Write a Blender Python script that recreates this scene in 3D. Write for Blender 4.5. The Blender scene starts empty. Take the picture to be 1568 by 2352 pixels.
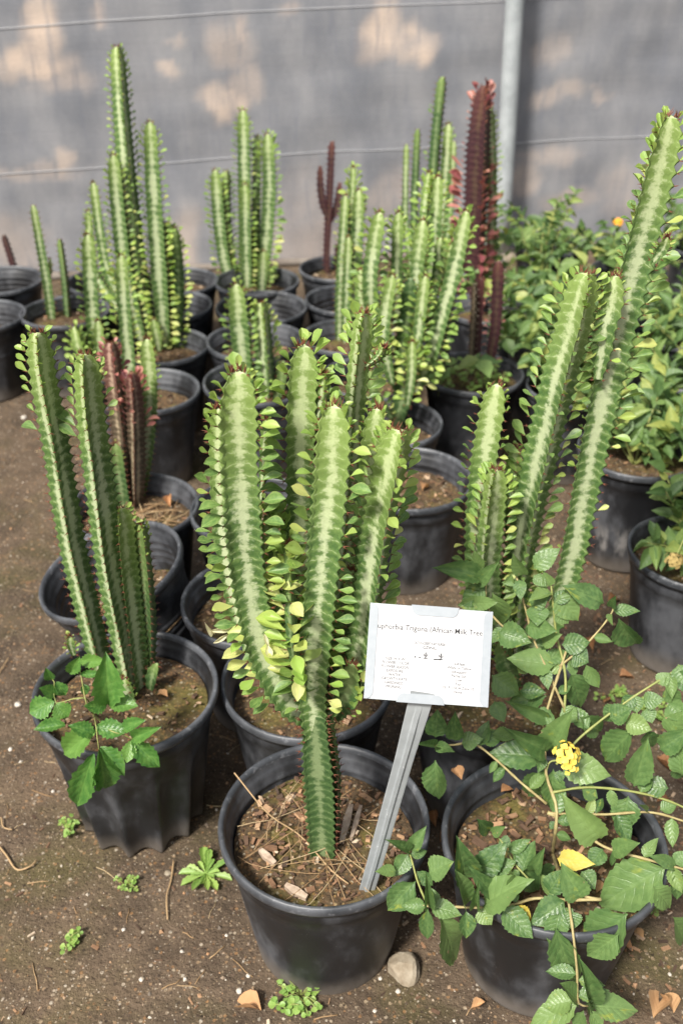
import bpy, math, random
from mathutils import Vector, Matrix, noise
R_ = math.radians
random.seed(7)
scn = bpy.context.scene
COL = scn.collection
rnd = random.random
def ru(a, b): return a + (b - a) * random.random()

# ------------------------------------------------------------------ camera
CAM_H, PITCH, FPX, CX, CY = 1.28, R_(32), 2287.0, 784.0, 1176.0   # photo measured on a 1568 x 2352 grid
cam_d = bpy.data.cameras.new('camera'); cam = bpy.data.objects.new('camera', cam_d); COL.objects.link(cam)
cam.location = (0, 0, CAM_H); cam.rotation_euler = (R_(90) - PITCH, 0, 0)
cam_d.sensor_fit = 'VERTICAL'; cam_d.sensor_height = 36; cam_d.sensor_width = 24; cam_d.lens = 35.0
cam_d.clip_start = 0.02; cam_d.clip_end = 400
cam_d.dof.use_dof = True; cam_d.dof.focus_distance = 1.12; cam_d.dof.aperture_fstop = 5.6
scn.camera = cam
# ------------------------------------------------------------------ light
SUN_DIR = Vector((-0.40, -0.60, 0.90)).normalized()
world = bpy.data.worlds.new('World'); scn.world = world; world.use_nodes = True
wn, wl = world.node_tree.nodes, world.node_tree.links
sky = wn.new('ShaderNodeTexSky'); sky.sky_type = 'NISHITA'; sky.sun_disc = False
sky.sun_elevation = math.asin(SUN_DIR.z); sky.sun_rotation = math.atan2(SUN_DIR.x, SUN_DIR.y)
sky.dust_density = 4.0; sky.air_density = 1.0
hs = wn.new('ShaderNodeHueSaturation'); hs.inputs['Saturation'].default_value = 0.45
wl.new(sky.outputs[0], hs.inputs['Color']); wl.new(hs.outputs[0], wn['Background'].inputs['Color'])
wn['Background'].inputs['Strength'].default_value = 0.085
sun_d = bpy.data.lights.new('sun', 'SUN'); sun_d.energy = 3.5; sun_d.angle = R_(8); sun_d.color = (1.0, 0.95, 0.87)
sun = bpy.data.objects.new('sun', sun_d); COL.objects.link(sun)
sun.rotation_euler = SUN_DIR.to_track_quat('Z', 'Y').to_euler(); sun.location = (-3, -2, 6)
vs = scn.view_settings
vs.view_transform = 'Standard'; vs.look = 'None'; vs.exposure = 1.02; vs.gamma = 1.0; vs.use_curve_mapping = False
scn.cycles.max_bounces = 4; scn.cycles.diffuse_bounces = 2; scn.cycles.glossy_bounces = 2; scn.cycles.transmission_bounces = 2
scn.render.resolution_x, scn.render.resolution_y = 682, 1024

# ------------------------------------------------------------------ measuring helpers (photo grid -> metres)
def ray(u, v):
    x = (u - CX) / FPX; y = -(v - CY) / FPX
    return Vector((x, math.cos(PITCH) + y * math.sin(PITCH), -math.sin(PITCH) + y * math.cos(PITCH)))
def atz(u, v, z):
    r = ray(u, v); t = (z - CAM_H) / r.z; return Vector((r.x * t, r.y * t, z))
def aty(u, v, Y):
    r = ray(u, v); t = Y / r.y; return Vector((r.x * t, Y, CAM_H + r.z * t))
def pxm(Y, v):
    r = ray(CX, v); return (Y / r.y) / FPX          # metres per grid pixel there
def lerp(a, b, t): return a + (b - a) * t
def interp(x, tab):
    if x <= tab[0][0]: return tab[0][1]
    for (a, b), (c, d) in zip(tab, tab[1:]):
        if x <= c: return b + (d - b) * (x - a) / (c - a)
    return tab[-1][1]

# ------------------------------------------------------------------ object helpers
def tag(o, label=None, cat=None, group=None, kind=None):
    if label: o['label'] = label
    if cat: o['category'] = cat
    if group: o['group'] = group
    if kind: o['kind'] = kind
    return o
def mesh(name, v, f, mat, smooth=True, uvs=None):
    me = bpy.data.meshes.new(name); me.from_pydata([tuple(p) for p in v], [], f)
    if uvs:
        for lname, per in uvs.items():
            L = me.uv_layers.new(name=lname); flat = []
            for poly in per:
                for q in poly: flat += [q[0], q[1]]
            L.data.foreach_set('uv', flat)
    if smooth: me.polygons.foreach_set('use_smooth', [True] * len(me.polygons))
    if mat: me.materials.append(mat)
    me.update(); return me
def ob(name, me, parent=None, loc=None, mtx=None):
    o = bpy.data.objects.new(name, me); COL.objects.link(o)
    if parent is not None: o.parent = parent
    if mtx is not None: o.matrix_local = mtx
    elif loc is not None: o.location = loc
    return o
def empty(name, loc, label=None, cat=None, group=None):
    o = bpy.data.objects.new(name, None); COL.objects.link(o); o.location = loc
    o.empty_display_size = 0.05
    return tag(o, label, cat, group)

class MB:
    def __init__(s): s.v = []; s.f = []
    def add(s, v, f):
        k = len(s.v); s.v += [Vector(p) for p in v]; s.f += [tuple(i + k for i in q) for q in f]
    def box(s, c, x, y, z):
        c = Vector(c); x = Vector(x); y = Vector(y); z = Vector(z)
        vs_ = [c + a * x + b * y + d * z for d in (-1, 1) for b in (-1, 1) for a in (-1, 1)]
        s.add(vs_, [(0, 2, 3, 1), (4, 5, 7, 6), (0, 1, 5, 4), (2, 6, 7, 3), (0, 4, 6, 2), (1, 3, 7, 5)])
    def tube(s, pts, rad, n=6, cap=True):
        pts = [Vector(p) for p in pts]; rings = []
        for i, p in enumerate(pts):
            t = (pts[min(i + 1, len(pts) - 1)] - pts[max(i - 1, 0)]).normalized()
            a = t.cross(Vector((0.3, 0.9, 0.2)));
            if a.length < 1e-3: a = t.cross(Vector((1, 0, 0)))
            a.normalize(); b = t.cross(a)
            r = rad[i] if isinstance(rad, (list, tuple)) else rad
            rings.append([p + r * (math.cos(6.2832 * k / n) * a + math.sin(6.2832 * k / n) * b) for k in range(n)])
        v = [q for rg in rings for q in rg]; f = []
        for i in range(len(pts) - 1):
            for k in range(n):
                f.append((i * n + k, i * n + (k + 1) % n, (i + 1) * n + (k + 1) % n, (i + 1) * n + k))
        if cap: f.append(tuple(range(n - 1, -1, -1))); f.append(tuple((len(pts) - 1) * n + k for k in range(n)))
        s.add(v, f)
    def build(s, name, mat, parent=None, smooth=True, off=None):
        v = s.v if off is None else [p - off for p in s.v]
        return ob(name, mesh(name, v, s.f, mat, smooth), parent)

def spline(pts, n):
    P = [Vector(p) for p in pts]
    if len(P) == 2: return [P[0].lerp(P[1], i / (n - 1)) for i in range(n)]
    Q = [2 * P[0] - P[1]] + P + [2 * P[-1] - P[-2]]
    dense = []
    for k in range(len(P) - 1):
        p0, p1, p2, p3 = Q[k:k + 4]
        for j in range(24):
            t = j / 24
            dense.append(0.5 * ((2 * p1) + (p2 - p0) * t + (2 * p0 - 5 * p1 + 4 * p2 - p3) * t * t + (3 * p1 - p0 - 3 * p2 + p3) * t ** 3))
    dense.append(P[-1])
    d = [0]
    for a, b in zip(dense, dense[1:]): d.append(d[-1] + (b - a).length)
    out = []; j = 0
    for i in range(n):
        s = d[-1] * i / (n - 1)
        while j < len(d) - 2 and d[j + 1] < s: j += 1
        out.append(dense[j].lerp(dense[j + 1], min(1, (s - d[j]) / max(1e-9, d[j + 1] - d[j]))))
    return out

# ------------------------------------------------------------------ material helpers
class NT:
    def __init__(s, name):
        s.m = bpy.data.materials.new(name); s.m.use_nodes = True
        s.t = s.m.node_tree; s.n = s.t.nodes; s.l = s.t.links; s.n.clear()
        s.out = s.n.new('ShaderNodeOutputMaterial')
    def set(s, sock, val):
        if isinstance(val, bpy.types.NodeSocket): s.l.new(val, sock)
        elif isinstance(val, (tuple, list)) and len(val) == 3 and sock.type == 'RGBA': sock.default_value = (*val, 1)
        else: sock.default_value = val
    def math(s, op, a, b=None, c=None, clamp=False):
        n = s.n.new('ShaderNodeMath'); n.operation = op; n.use_clamp = clamp
        for i, x in enumerate((a, b, c)):
            if x is not None: s.set(n.inputs[i], x)
        return n.outputs[0]
    def step(s, x, lo, hi):
        n = s.n.new('ShaderNodeMapRange'); n.interpolation_type = 'SMOOTHSTEP'
        s.set(n.inputs[0], x); n.inputs[1].default_value = lo; n.inputs[2].default_value = hi
        return n.outputs[0]
    def mix(s, f, a, b, mode='MIX'):
        n = s.n.new('ShaderNodeMix'); n.data_type = 'RGBA'; n.blend_type = mode
        s.set(n.inputs[0], f); s.set(n.inputs[6], a); s.set(n.inputs[7], b); return n.outputs[2]
    def noise(s, vec, scale, detail=3, rough=0.55, col=False, dist=0.0):
        n = s.n.new('ShaderNodeTexNoise'); n.inputs['Scale'].default_value = scale
        n.inputs['Detail'].default_value = detail; n.inputs['Roughness'].default_value = rough; n.inputs['Distortion'].default_value = dist
        if vec is not None: s.l.new(vec, n.inputs['Vector'])
        return n.outputs[1 if col else 0]
    def voro(s, vec, scale, feat='F1', out='Distance', rand=1.0):
        n = s.n.new('ShaderNodeTexVoronoi'); n.feature = feat; n.inputs['Scale'].default_value = scale
        n.inputs['Randomness'].default_value = rand
        if vec is not None: s.l.new(vec, n.inputs['Vector'])
        return n.outputs[out]
    def ramp(s, f, stops, const=False):
        n = s.n.new('ShaderNodeValToRGB'); s.set(n.inputs[0], f)
        cr = n.color_ramp; cr.interpolation = 'CONSTANT' if const else 'LINEAR'
        while len(cr.elements) < len(stops): cr.elements.new(0.5)
        for e, (p, c) in zip(cr.elements, stops): e.position = p; e.color = (*c, 1)
        return n.outputs[0]
    def coord(s, k='Object'): return s.n.new('ShaderNodeTexCoord').outputs[k]
    def uv(s, name): n = s.n.new('ShaderNodeUVMap'); n.uv_map = name; return n.outputs[0]
    def sep(s, v): n = s.n.new('ShaderNodeSeparateXYZ'); s.l.new(v, n.inputs[0]); return n.outputs
    def comb(s, x, y, z):
        n = s.n.new('ShaderNodeCombineXYZ')
        for i, q in enumerate((x, y, z)): s.set(n.inputs[i], q)
        return n.outputs[0]
    def mapv(s, v, scale=(1, 1, 1)):
        n = s.n.new('ShaderNodeMapping'); n.inputs['Scale'].default_value = scale; s.l.new(v, n.inputs[0]); return n.outputs[0]
    def bump(s, h, strength=0.3, dist=0.002):
        n = s.n.new('ShaderNodeBump'); n.inputs['Strength'].default_value = strength; n.inputs['Distance'].default_value = dist
        s.l.new(h, n.inputs['Height']); return n.outputs[0]
    def pbsdf(s, col, rough=0.5, normal=None, spec=0.5, metal=0.0, out=True):
        n = s.n.new('ShaderNodeBsdfPrincipled'); s.set(n.inputs['Base Color'], col); s.set(n.inputs['Roughness'], rough)
        n.inputs['Specular IOR Level'].default_value = spec; n.inputs['Metallic'].default_value = metal
        if normal is not None: s.l.new(normal, n.inputs['Normal'])
        if out: s.l.new(n.outputs[0], s.out.inputs[0])
        return n.outputs[0]
    def leafmix(s, col, tcol, rough, normal=None, trans=0.3, spec=0.5):
        a = s.pbsdf(col, rough, normal, spec, out=False)
        t = s.n.new('ShaderNodeBsdfTranslucent'); s.set(t.inputs[0], tcol)
        m = s.n.new('ShaderNodeMixShader'); m.inputs[0].default_value = trans
        s.l.new(a, m.inputs[1]); s.l.new(t.outputs[0], m.inputs[2]); s.l.new(m.outputs[0], s.out.inputs[0])
    def orand(s): return s.n.new('ShaderNodeObjectInfo').outputs['Random']
    def island(s): return s.n.new('ShaderNodeNewGeometry').outputs['Random Per Island']

def cactus_mat(name, dark, mid, new, pale, palenew, palew=0.30, edge=(0.10, 0.13, 0.045)):
    k = NT(name); u, v, _ = k.sep(k.uv('UVMap')); g, rn, _ = k.sep(k.uv('grow'))
    s = k.math('MULTIPLY', k.math('ABSOLUTE', k.math('SUBTRACT', u, 0.5)), 2.0)
    z = k.math('MULTIPLY', rn, 37.0)
    n1 = k.noise(k.comb(k.math('MULTIPLY', u, 2.0), k.math('MULTIPLY', v, 0.5), z), 1.5, 2.0, 0.6)
    n2 = k.noise(k.comb(k.math('MULTIPLY', u, 3.2), k.math('MULTIPLY', v, 1.6), z), 2.0, 4.0, 0.68)
    n3 = k.noise(k.comb(k.math('MULTIPLY', u, 1.0), k.math('MULTIPLY', v, 0.18), z), 1.0, 1.0, 0.5)
    ph = k.math('ADD', k.math('ADD', v, k.math('MULTIPLY', k.math('POWER', s, 1.5), 0.45)), k.math('MULTIPLY', n1, 1.1))
    wav = k.math('COSINE', k.math('MULTIPLY', ph, 6.2832))
    x = k.math('ADD', s, k.math('MULTIPLY', k.math('SUBTRACT', n1, 0.5), 0.75))
    x = k.math('ADD', x, k.math('MULTIPLY', k.math('SUBTRACT', n2, 0.5), 1.15))
    x = k.math('ADD', x, k.math('MULTIPLY', k.math('SUBTRACT', n3, 0.5), 0.7))
    x = k.math('SUBTRACT', x, k.math('MULTIPLY', wav, 0.07))
    m = k.math('SUBTRACT', 1.0, k.step(x, palew - 0.20, palew + 0.24))
    ln = k.math('MULTIPLY', k.step(wav, 0.88, 1.0), k.math('SUBTRACT', 1.0, k.step(s, 0.80, 0.98)))
    ln = k.math('MULTIPLY', ln, k.step(n2, 0.38, 0.60))
    m = k.math('MAXIMUM', m, k.math('MULTIPLY', ln, 0.55))
    body = k.mix(k.math('MULTIPLY', k.math('ADD', k.step(n2, 0.3, 0.7), k.step(wav, -0.6, 1.0)), 0.5), dark, mid)
    body = k.mix(g, body, new); pl = k.mix(g, pale, palenew)
    col = k.mix(k.math('MULTIPLY', m, 0.84), body, pl)
    col = k.mix(k.math('MULTIPLY', k.step(s, 0.93, 1.0), 0.55), col, edge)
    sp = k.noise(k.coord('Object'), 420.0, 0.0)
    col = k.mix(0.22, col, k.mix(sp, (0.25, 0.25, 0.25), (0.75, 0.75, 0.75)), 'OVERLAY')
    h = k.math('ADD', k.math('MULTIPLY', wav, k.math('MULTIPLY', s, 0.12)), k.math('MULTIPLY', sp, 0.12))
    k.pbsdf(col, k.math('ADD', 0.36, k.math('MULTIPLY', n2, 0.25)), k.bump(h, 0.45, 0.002), 0.45)
    return k.m
M = {}
M['cactus'] = cactus_mat('milk_tree_skin', (0.044, 0.098, 0.026), (0.120, 0.190, 0.050), (0.175, 0.250, 0.062), (0.43, 0.485, 0.29), (0.40, 0.465, 0.23), 0.26)
M['cactus_dark'] = cactus_mat('milk_tree_skin_old', (0.028, 0.066, 0.020), (0.058, 0.105, 0.030), (0.12, 0.18, 0.05), (0.18, 0.235, 0.11), (0.22, 0.29, 0.10), 0.18)
M['cactus_red'] = cactus_mat('milk_tree_skin_red', (0.050, 0.042, 0.024), (0.070, 0.045, 0.030), (0.105, 0.040, 0.034), (0.36, 0.29, 0.19), (0.38, 0.25, 0.19), 0.16, (0.22, 0.07, 0.06))
M['cactus_maroon'] = cactus_mat('milk_tree_skin_maroon', (0.030, 0.012, 0.015), (0.055, 0.018, 0.022), (0.080, 0.026, 0.024), (0.075, 0.050, 0.030), (0.12, 0.055, 0.035), 0.10, (0.13, 0.035, 0.035))

def leaf_mat(name, stops, tint=1.5, rough=0.42, trans=0.32, vein=(0.30, 0.42, 0.12), nveins=0, wear=False, spec=0.5):
    k = NT(name); r = k.orand(); u, v, _ = k.sep(k.uv('UVMap'))
    col = k.ramp(r, stops)
    au = k.math('ABSOLUTE', u)
    mid = k.math('SUBTRACT', 1.0, k.step(au, 0.03, 0.12))
    nz = k.noise(k.comb(k.math('MULTIPLY', u, 1.2), k.math('MULTIPLY', v, 2.4), k.math('MULTIPLY', r, 50.0)), 2.4, 3.0)
    col = k.mix(k.step(nz, 0.35, 0.75), col, k.mix(0.45, col, vein))
    nrm = None
    if nveins:
        fr = k.math('FRACT', k.math('SUBTRACT', k.math('MULTIPLY', v, float(nveins)), k.math('MULTIPLY', au, 1.7)))
        d = k.math('ABSOLUTE', k.math('SUBTRACT', fr, 0.5))
        vn = k.step(d, 0.43, 0.5)
        m = k.math('MAXIMUM', mid, k.math('MULTIPLY', vn, 0.55))
        col = k.mix(k.math('MULTIPLY', m, 0.22), col, vein)
        h = k.math('SUBTRACT', k.math('MULTIPLY', k.math('SUBTRACT', 0.5, d), 1.2), k.math('MULTIPLY', m, 0.8))
        fine = k.noise(k.comb(k.math('MULTIPLY', u, 1.0), k.math('MULTIPLY', v, 2.0), k.math('MULTIPLY', r, 9.0)), 14.0, 0.0)
        nrm = k.bump(k.math('SUBTRACT', h, k.math('MULTIPLY', fine, 0.5)), 0.38, 0.0014)
        if wear:
            w = k.noise(k.comb(u, k.math('MULTIPLY', v, 2.0), k.math('MULTIPLY', r, 91.0)), 1.5, 4.0)
            wm = k.math('MULTIPLY', k.step(w, 0.70, 0.75), k.step(r, 0.35, 0.5))
            col = k.mix(wm, col, (0.36, 0.27, 0.15))
            w2 = k.noise(k.comb(u, k.math('MULTIPLY', v, 2.0), k.math('MULTIPLY', r, 71.0)), 1.1, 3.0)
            col = k.mix(k.math('MULTIPLY', k.step(w2, 0.62, 0.72), 0.6), col, (0.30, 0.33, 0.05))
    else:
        col = k.mix(k.math('MULTIPLY', mid, 0.35), col, vein)
        edge = k.step(au, 0.75, 1.0)
        col = k.mix(k.math('MULTIPLY', edge, 0.3), col, (0.42, 0.46, 0.16))
    t = k.mix(1.0, col, (tint, tint, tint * 0.75), 'MULTIPLY')
    k.leafmix(col, t, k.math('ADD', rough - 0.1, k.math('MULTIPLY', nz, 0.25)), nrm, trans, spec)
    return k.m
M['eleaf'] = leaf_mat('milk_tree_leaf', [(0, (0.075, 0.155, 0.042)), (0.45, (0.135, 0.235, 0.06)), (0.8, (0.21, 0.32, 0.07)), (0.93, (0.36, 0.42, 0.10)), (1, (0.48, 0.48, 0.17))])
M['eleaf_new'] = leaf_mat('milk_tree_new_leaf', [(0, (0.18, 0.30, 0.06)), (0.6, (0.26, 0.38, 0.08)), (1, (0.36, 0.44, 0.11))])
M['eleaf_yellow'] = leaf_mat('milk_tree_yellowing_leaf', [(0, (0.24, 0.40, 0.07)), (0.5, (0.40, 0.48, 0.11)), (1, (0.58, 0.56, 0.24))])
M['eleaf_pink'] = leaf_mat('milk_tree_pink_leaf', [(0, (0.13, 0.025, 0.045)), (0.4, (0.32, 0.10, 0.095)), (1, (0.48, 0.23, 0.18))], vein=(0.42, 0.15, 0.13))
M['lleaf'] = leaf_mat('lantana_leaf', [(0, (0.050, 0.110, 0.034)), (0.5, (0.090, 0.165, 0.052)), (0.85, (0.140, 0.225, 0.072)), (0.985, (0.18, 0.26, 0.08)), (1, (0.30, 0.32, 0.08))], nveins=7, vein=(0.19, 0.29, 0.095), wear=True, rough=0.34, spec=0.5, trans=0.26)
M['lleaf_far'] = leaf_mat('shrub_leaf', [(0, (0.055, 0.110, 0.034)), (0.5, (0.105, 0.180, 0.055)), (0.85, (0.19, 0.27, 0.075)), (1, (0.36, 0.38, 0.10))], nveins=6, vein=(0.14, 0.24, 0.07), rough=0.45, trans=0.3)
M['lleaf_yellow'] = leaf_mat('lantana_yellow_leaf', [(0, (0.62, 0.45, 0.06)), (1, (0.55, 0.48, 0.10))], nveins=7, vein=(0.6, 0.5, 0.2))
M['wleaf'] = leaf_mat('weed_leaf_gloss', [(0, (0.042, 0.130, 0.026)), (0.6, (0.070, 0.180, 0.036)), (1, (0.13, 0.25, 0.05))], nveins=7, vein=(0.20, 0.36, 0.08), rough=0.30)
M['groundweed'] = leaf_mat('ground_weed_leaf', [(0, (0.13, 0.26, 0.05)), (0.6, (0.20, 0.34, 0.07)), (1, (0.28, 0.40, 0.09))], vein=(0.34, 0.45, 0.14))
M['dead'] = leaf_mat('dead_leaf', [(0, (0.22, 0.10, 0.045)), (0.5, (0.40, 0.20, 0.09)), (1, (0.50, 0.31, 0.16))], nveins=5, vein=(0.45, 0.28, 0.15), rough=0.7, trans=0.15, spec=0.2)
M['bleached'] = leaf_mat('bleached_bract', [(0, (0.66, 0.62, 0.44)), (1, (0.72, 0.68, 0.50))], vein=(0.7, 0.66, 0.5), rough=0.6)

def simple(name, stops, rough=0.6, scale=30, bump=0.3, island=False, bdist=0.002, spec=0.4, metal=0.0):
    k = NT(name); c = k.coord('Object'); n = k.noise(c, scale, 4.0)
    col = k.ramp(k.island() if island else n, stops)
    if island: col = k.mix(0.5, col, k.mix(n, (0.2, 0.2, 0.2), (0.8, 0.8, 0.8)), 'OVERLAY')
    k.pbsdf(col, rough, k.bump(n, bump, bdist), spec, metal); return k.m
M['spine'] = simple('spine', [(0.3, (0.10, 0.030, 0.018)), (0.7, (0.16, 0.06, 0.03))], 0.6, 90)
M['spine_old'] = simple('spine_old', [(0.3, (0.22, 0.17, 0.13)), (0.7, (0.34, 0.28, 0.22))], 0.7, 90)
M['stalk'] = simple('green_stalk', [(0.3, (0.17, 0.20, 0.055)), (0.7, (0.27, 0.28, 0.09))], 0.55, 60)
M['stalk_wood'] = simple('woody_stalk', [(0.3, (0.22, 0.17, 0.07)), (0.7, (0.38, 0.32, 0.15))], 0.65, 80)
M['bark'] = simple('bark_chip', [(0, (0.035, 0.022, 0.014)), (0.4, (0.095, 0.055, 0.033)), (0.7, (0.20, 0.11, 0.06)), (0.88, (0.33, 0.20, 0.11)), (1, (0.45, 0.36, 0.26))], 0.85, 160, 0.5, True)
M['needle'] = simple('pine_needle', [(0, (0.22, 0.13, 0.06)), (0.6, (0.34, 0.23, 0.12)), (1, (0.46, 0.36, 0.21))], 0.7, 100, 0.2, True)
M['pebble'] = simple('pebble', [(0, (0.10, 0.085, 0.07)), (0.35, (0.22, 0.16, 0.11)), (0.6, (0.36, 0.20, 0.10)), (0.85, (0.34, 0.29, 0.22)), (1, (0.46, 0.42, 0.36))], 0.8, 220, 0.4, True)
M['stone'] = simple('stone', [(0.25, (0.15, 0.115, 0.075)), (0.5, (0.24, 0.20, 0.145)), (0.75, (0.33, 0.29, 0.225))], 0.85, 55, 0.6, bdist=0.004)
M['flower'] = simple('yellow_petal', [(0.3, (0.62, 0.40, 0.03)), (0.7, (0.70, 0.56, 0.13))], 0.6, 100, 0.1)
M['flower_orange'] = simple('orange_petal', [(0.3, (0.80, 0.28, 0.02)), (0.7, (0.85, 0.42, 0.03))], 0.6, 100, 0.1)
M['paper'] = simple('paper_card', [(0.3, (0.44, 0.44, 0.45)), (0.7, (0.48, 0.48, 0.485))], 0.5, 20, 0.02)
M['ink'] = simple('print_ink', [(0.3, (0.012, 0.012, 0.014)), (0.7, (0.018, 0.018, 0.018))], 0.7, 20, 0.0)
M['ink_faint'] = simple('print_ink_faint', [(0.3, (0.04, 0.04, 0.045)), (0.7, (0.055, 0.055, 0.055))], 0.7, 20, 0.0)

k = NT('galvanised_steel'); c = k.coord('Object')
n = k.noise(c, 60, 4.0); sp = k.voro(c, 170); n2 = k.noise(c, 7, 2)
col = k.mix(n, (0.26, 0.285, 0.295), (0.38, 0.405, 0.415)); col = k.mix(k.step(n2, 0.45, 0.7), col, (0.42, 0.45, 0.46))
col = k.mix(k.math('MULTIPLY', k.math('SUBTRACT', 1.0, k.step(sp, 0.06, 0.16)), k.step(n, 0.5, 0.65)), col, (0.72, 0.73, 0.74))
k.pbsdf(col, k.math('ADD', 0.38, k.math('MULTIPLY', n, 0.3)), k.bump(n, 0.1, 0.001), 0.5, 0.25); M['steel'] = k.m

def pot_mat(name, splash):
    k = NT(name); c = k.coord('Object'); r = k.orand(); x, y, z = k.sep(c)
    cc = k.comb(k.math('ADD', x, k.math('MULTIPLY', r, 9.0)), y, k.math('MULTIPLY', z, 0.55))
    n1 = k.noise(cc, 9.0, 4.0); n2 = k.noise(cc, 60.0, 3.0); sp = k.voro(c, 230.0)
    col = k.mix(k.step(n1, 0.35, 0.75), (0.008, 0.0085, 0.010), (0.030, 0.032, 0.037))
    dust = k.math('MULTIPLY', k.step(k.math('ADD', n1, k.math('MULTIPLY', n2, 0.35)), 0.60, 0.90), 0.6)
    col = k.mix(dust, col, (0.105, 0.110, 0.122))
    spl = k.step(k.math('ADD', k.math('SUBTRACT', 0.055, z), k.math('MULTIPLY', k.math('SUBTRACT', n1, 0.5), 0.10)), 0.0, 0.05)
    col = k.mix(k.math('MULTIPLY', spl, 0.55), col, (0.17, 0.145, 0.12))
    dots = k.math('MULTIPLY', k.math('SUBTRACT', 1.0, k.step(sp, 0.05, 0.13)), k.step(n2, 0.55, 0.62))
    col = k.mix(k.math('MULTIPLY', dots, 0.7), col, (0.25, 0.25, 0.25))
    if splash:
        ns = k.noise(k.comb(k.math('MULTIPLY', x, 3.0), k.math('MULTIPLY', y, 3.0), z), 14.0, 4.0)
        bnd = k.math('MULTIPLY', k.step(z, 0.035, 0.06), k.math('SUBTRACT', 1.0, k.step(z, 0.085, 0.135)))
        col = k.mix(k.math('MULTIPLY', k.math('MULTIPLY', k.step(ns, 0.42, 0.62), bnd), 0.75), col, (0.22, 0.21, 0.20))
    k.pbsdf(col, k.math('ADD', 0.36, k.math('MULTIPLY', n1, 0.3)), k.bump(n2, 0.12, 0.001), 0.5)
    return k.m
M['pot'] = pot_mat('black_nursery_plastic', False); M['pot_splash'] = pot_mat('splashed_nursery_plastic', True)
k = NT('scuffed_pot_rim'); c = k.coord('Object'); n1 = k.noise(c, 14.0, 4.0); n2 = k.noise(c, 110.0, 3.0)
col = k.mix(k.step(n1, 0.3, 0.7), (0.030, 0.033, 0.038), (0.085, 0.090, 0.100))
col = k.mix(k.math('MULTIPLY', k.step(n2, 0.55, 0.75), 0.5), col, (0.20, 0.205, 0.22))
k.pbsdf(col, k.math('ADD', 0.34, k.math('MULTIPLY', n2, 0.25)), k.bump(n2, 0.15, 0.001), 0.5); M['rim'] = k.m

def soil_mat(name, a, b, moss, mossamt):
    k = NT(name); c = k.coord('Object'); r = k.orand()
    n0 = k.noise(c, 11.0, 4.0); n1 = k.noise(c, 90.0, 5.0, 0.7); v1 = k.voro(c, 190.0, out='Color'); vd = k.voro(c, 190.0)
    v = k.sep(v1)[0]
    col = k.mix(k.step(n1, 0.3, 0.7), a, b)
    spk = k.ramp(v, [(0, (0.05, 0.03, 0.018)), (0.5, (0.14, 0.075, 0.035)), (0.75, (0.26, 0.13, 0.05)), (0.88, (0.34, 0.24, 0.10)), (0.96, (0.48, 0.42, 0.32))])
    col = k.mix(k.math('MULTIPLY', k.math('SUBTRACT', 1.0, k.step(vd, 0.35, 0.55)), 0.55), col, spk)
    col = k.mix(k.math('MULTIPLY', k.step(n0, 0.5, 0.66), mossamt), col, moss)
    k.pbsdf(col, 0.9, k.bump(k.math('ADD', n1, k.math('MULTIPLY', v, 0.5)), 0.9, 0.006), 0.2); return k.m
M['soil'] = soil_mat('potting_mix', (0.038, 0.028, 0.017), (0.115, 0.078, 0.044), (0.13, 0.115, 0.028), 0.6)

k = NT('packed_earth'); c = k.coord('Object')
n0 = k.noise(c, 3.1, 4.0); n1 = k.noise(c, 14.0, 5.0, 0.65); n2 = k.noise(c, 130.0, 4.0, 0.7)
col = k.mix(k.step(n1, 0.3, 0.72), (0.052, 0.038, 0.026), (0.120, 0.087, 0.059))
col = k.mix(k.math('MULTIPLY', k.step(n0, 0.42, 0.7), 0.6), col, (0.140, 0.098, 0.064))
nm = k.noise(c, 3.6, 5.0)
col = k.mix(k.math('MULTIPLY', k.step(nm, 0.50, 0.68), 0.6), col, (0.075, 0.068, 0.022))
nd = k.noise(c, 1.7, 5.0, 0.6, dist=0.6)
col = k.mix(k.math('MULTIPLY', k.step(nd, 0.50, 0.68), 0.5), col, (0.034, 0.025, 0.018))
for sc, lo, pal, amt in ((150.0, 0.50, [(0, (0.02, 0.014, 0.01)), (0.45, (0.10, 0.07, 0.05)), (0.7, (0.26, 0.14, 0.06)), (0.88, (0.30, 0.23, 0.15)), (1, (0.44, 0.39, 0.32))], 0.72),
                         (310.0, 0.45, [(0, (0.02, 0.014, 0.01)), (0.6, (0.13, 0.09, 0.06)), (0.82, (0.27, 0.20, 0.12)), (1, (0.42, 0.37, 0.30))], 0.62)):
    vc = k.sep(k.voro(c, sc, out='Color')); vd = k.voro(c, sc)
    msk = k.math('MULTIPLY', k.math('SUBTRACT', 1.0, k.step(vd, 0.30, 0.46)), k.step(vc[1], lo, lo + 0.05))
    col = k.mix(k.math('MULTIPLY', msk, amt), col, k.ramp(vc[0], pal))
h = k.math('ADD', k.math('MULTIPLY', n1, 1.2), k.math('MULTIPLY', n2, 0.8))
k.pbsdf(col, 0.9, k.bump(h, 0.8, 0.010), 0.2); M['ground'] = k.m

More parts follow.
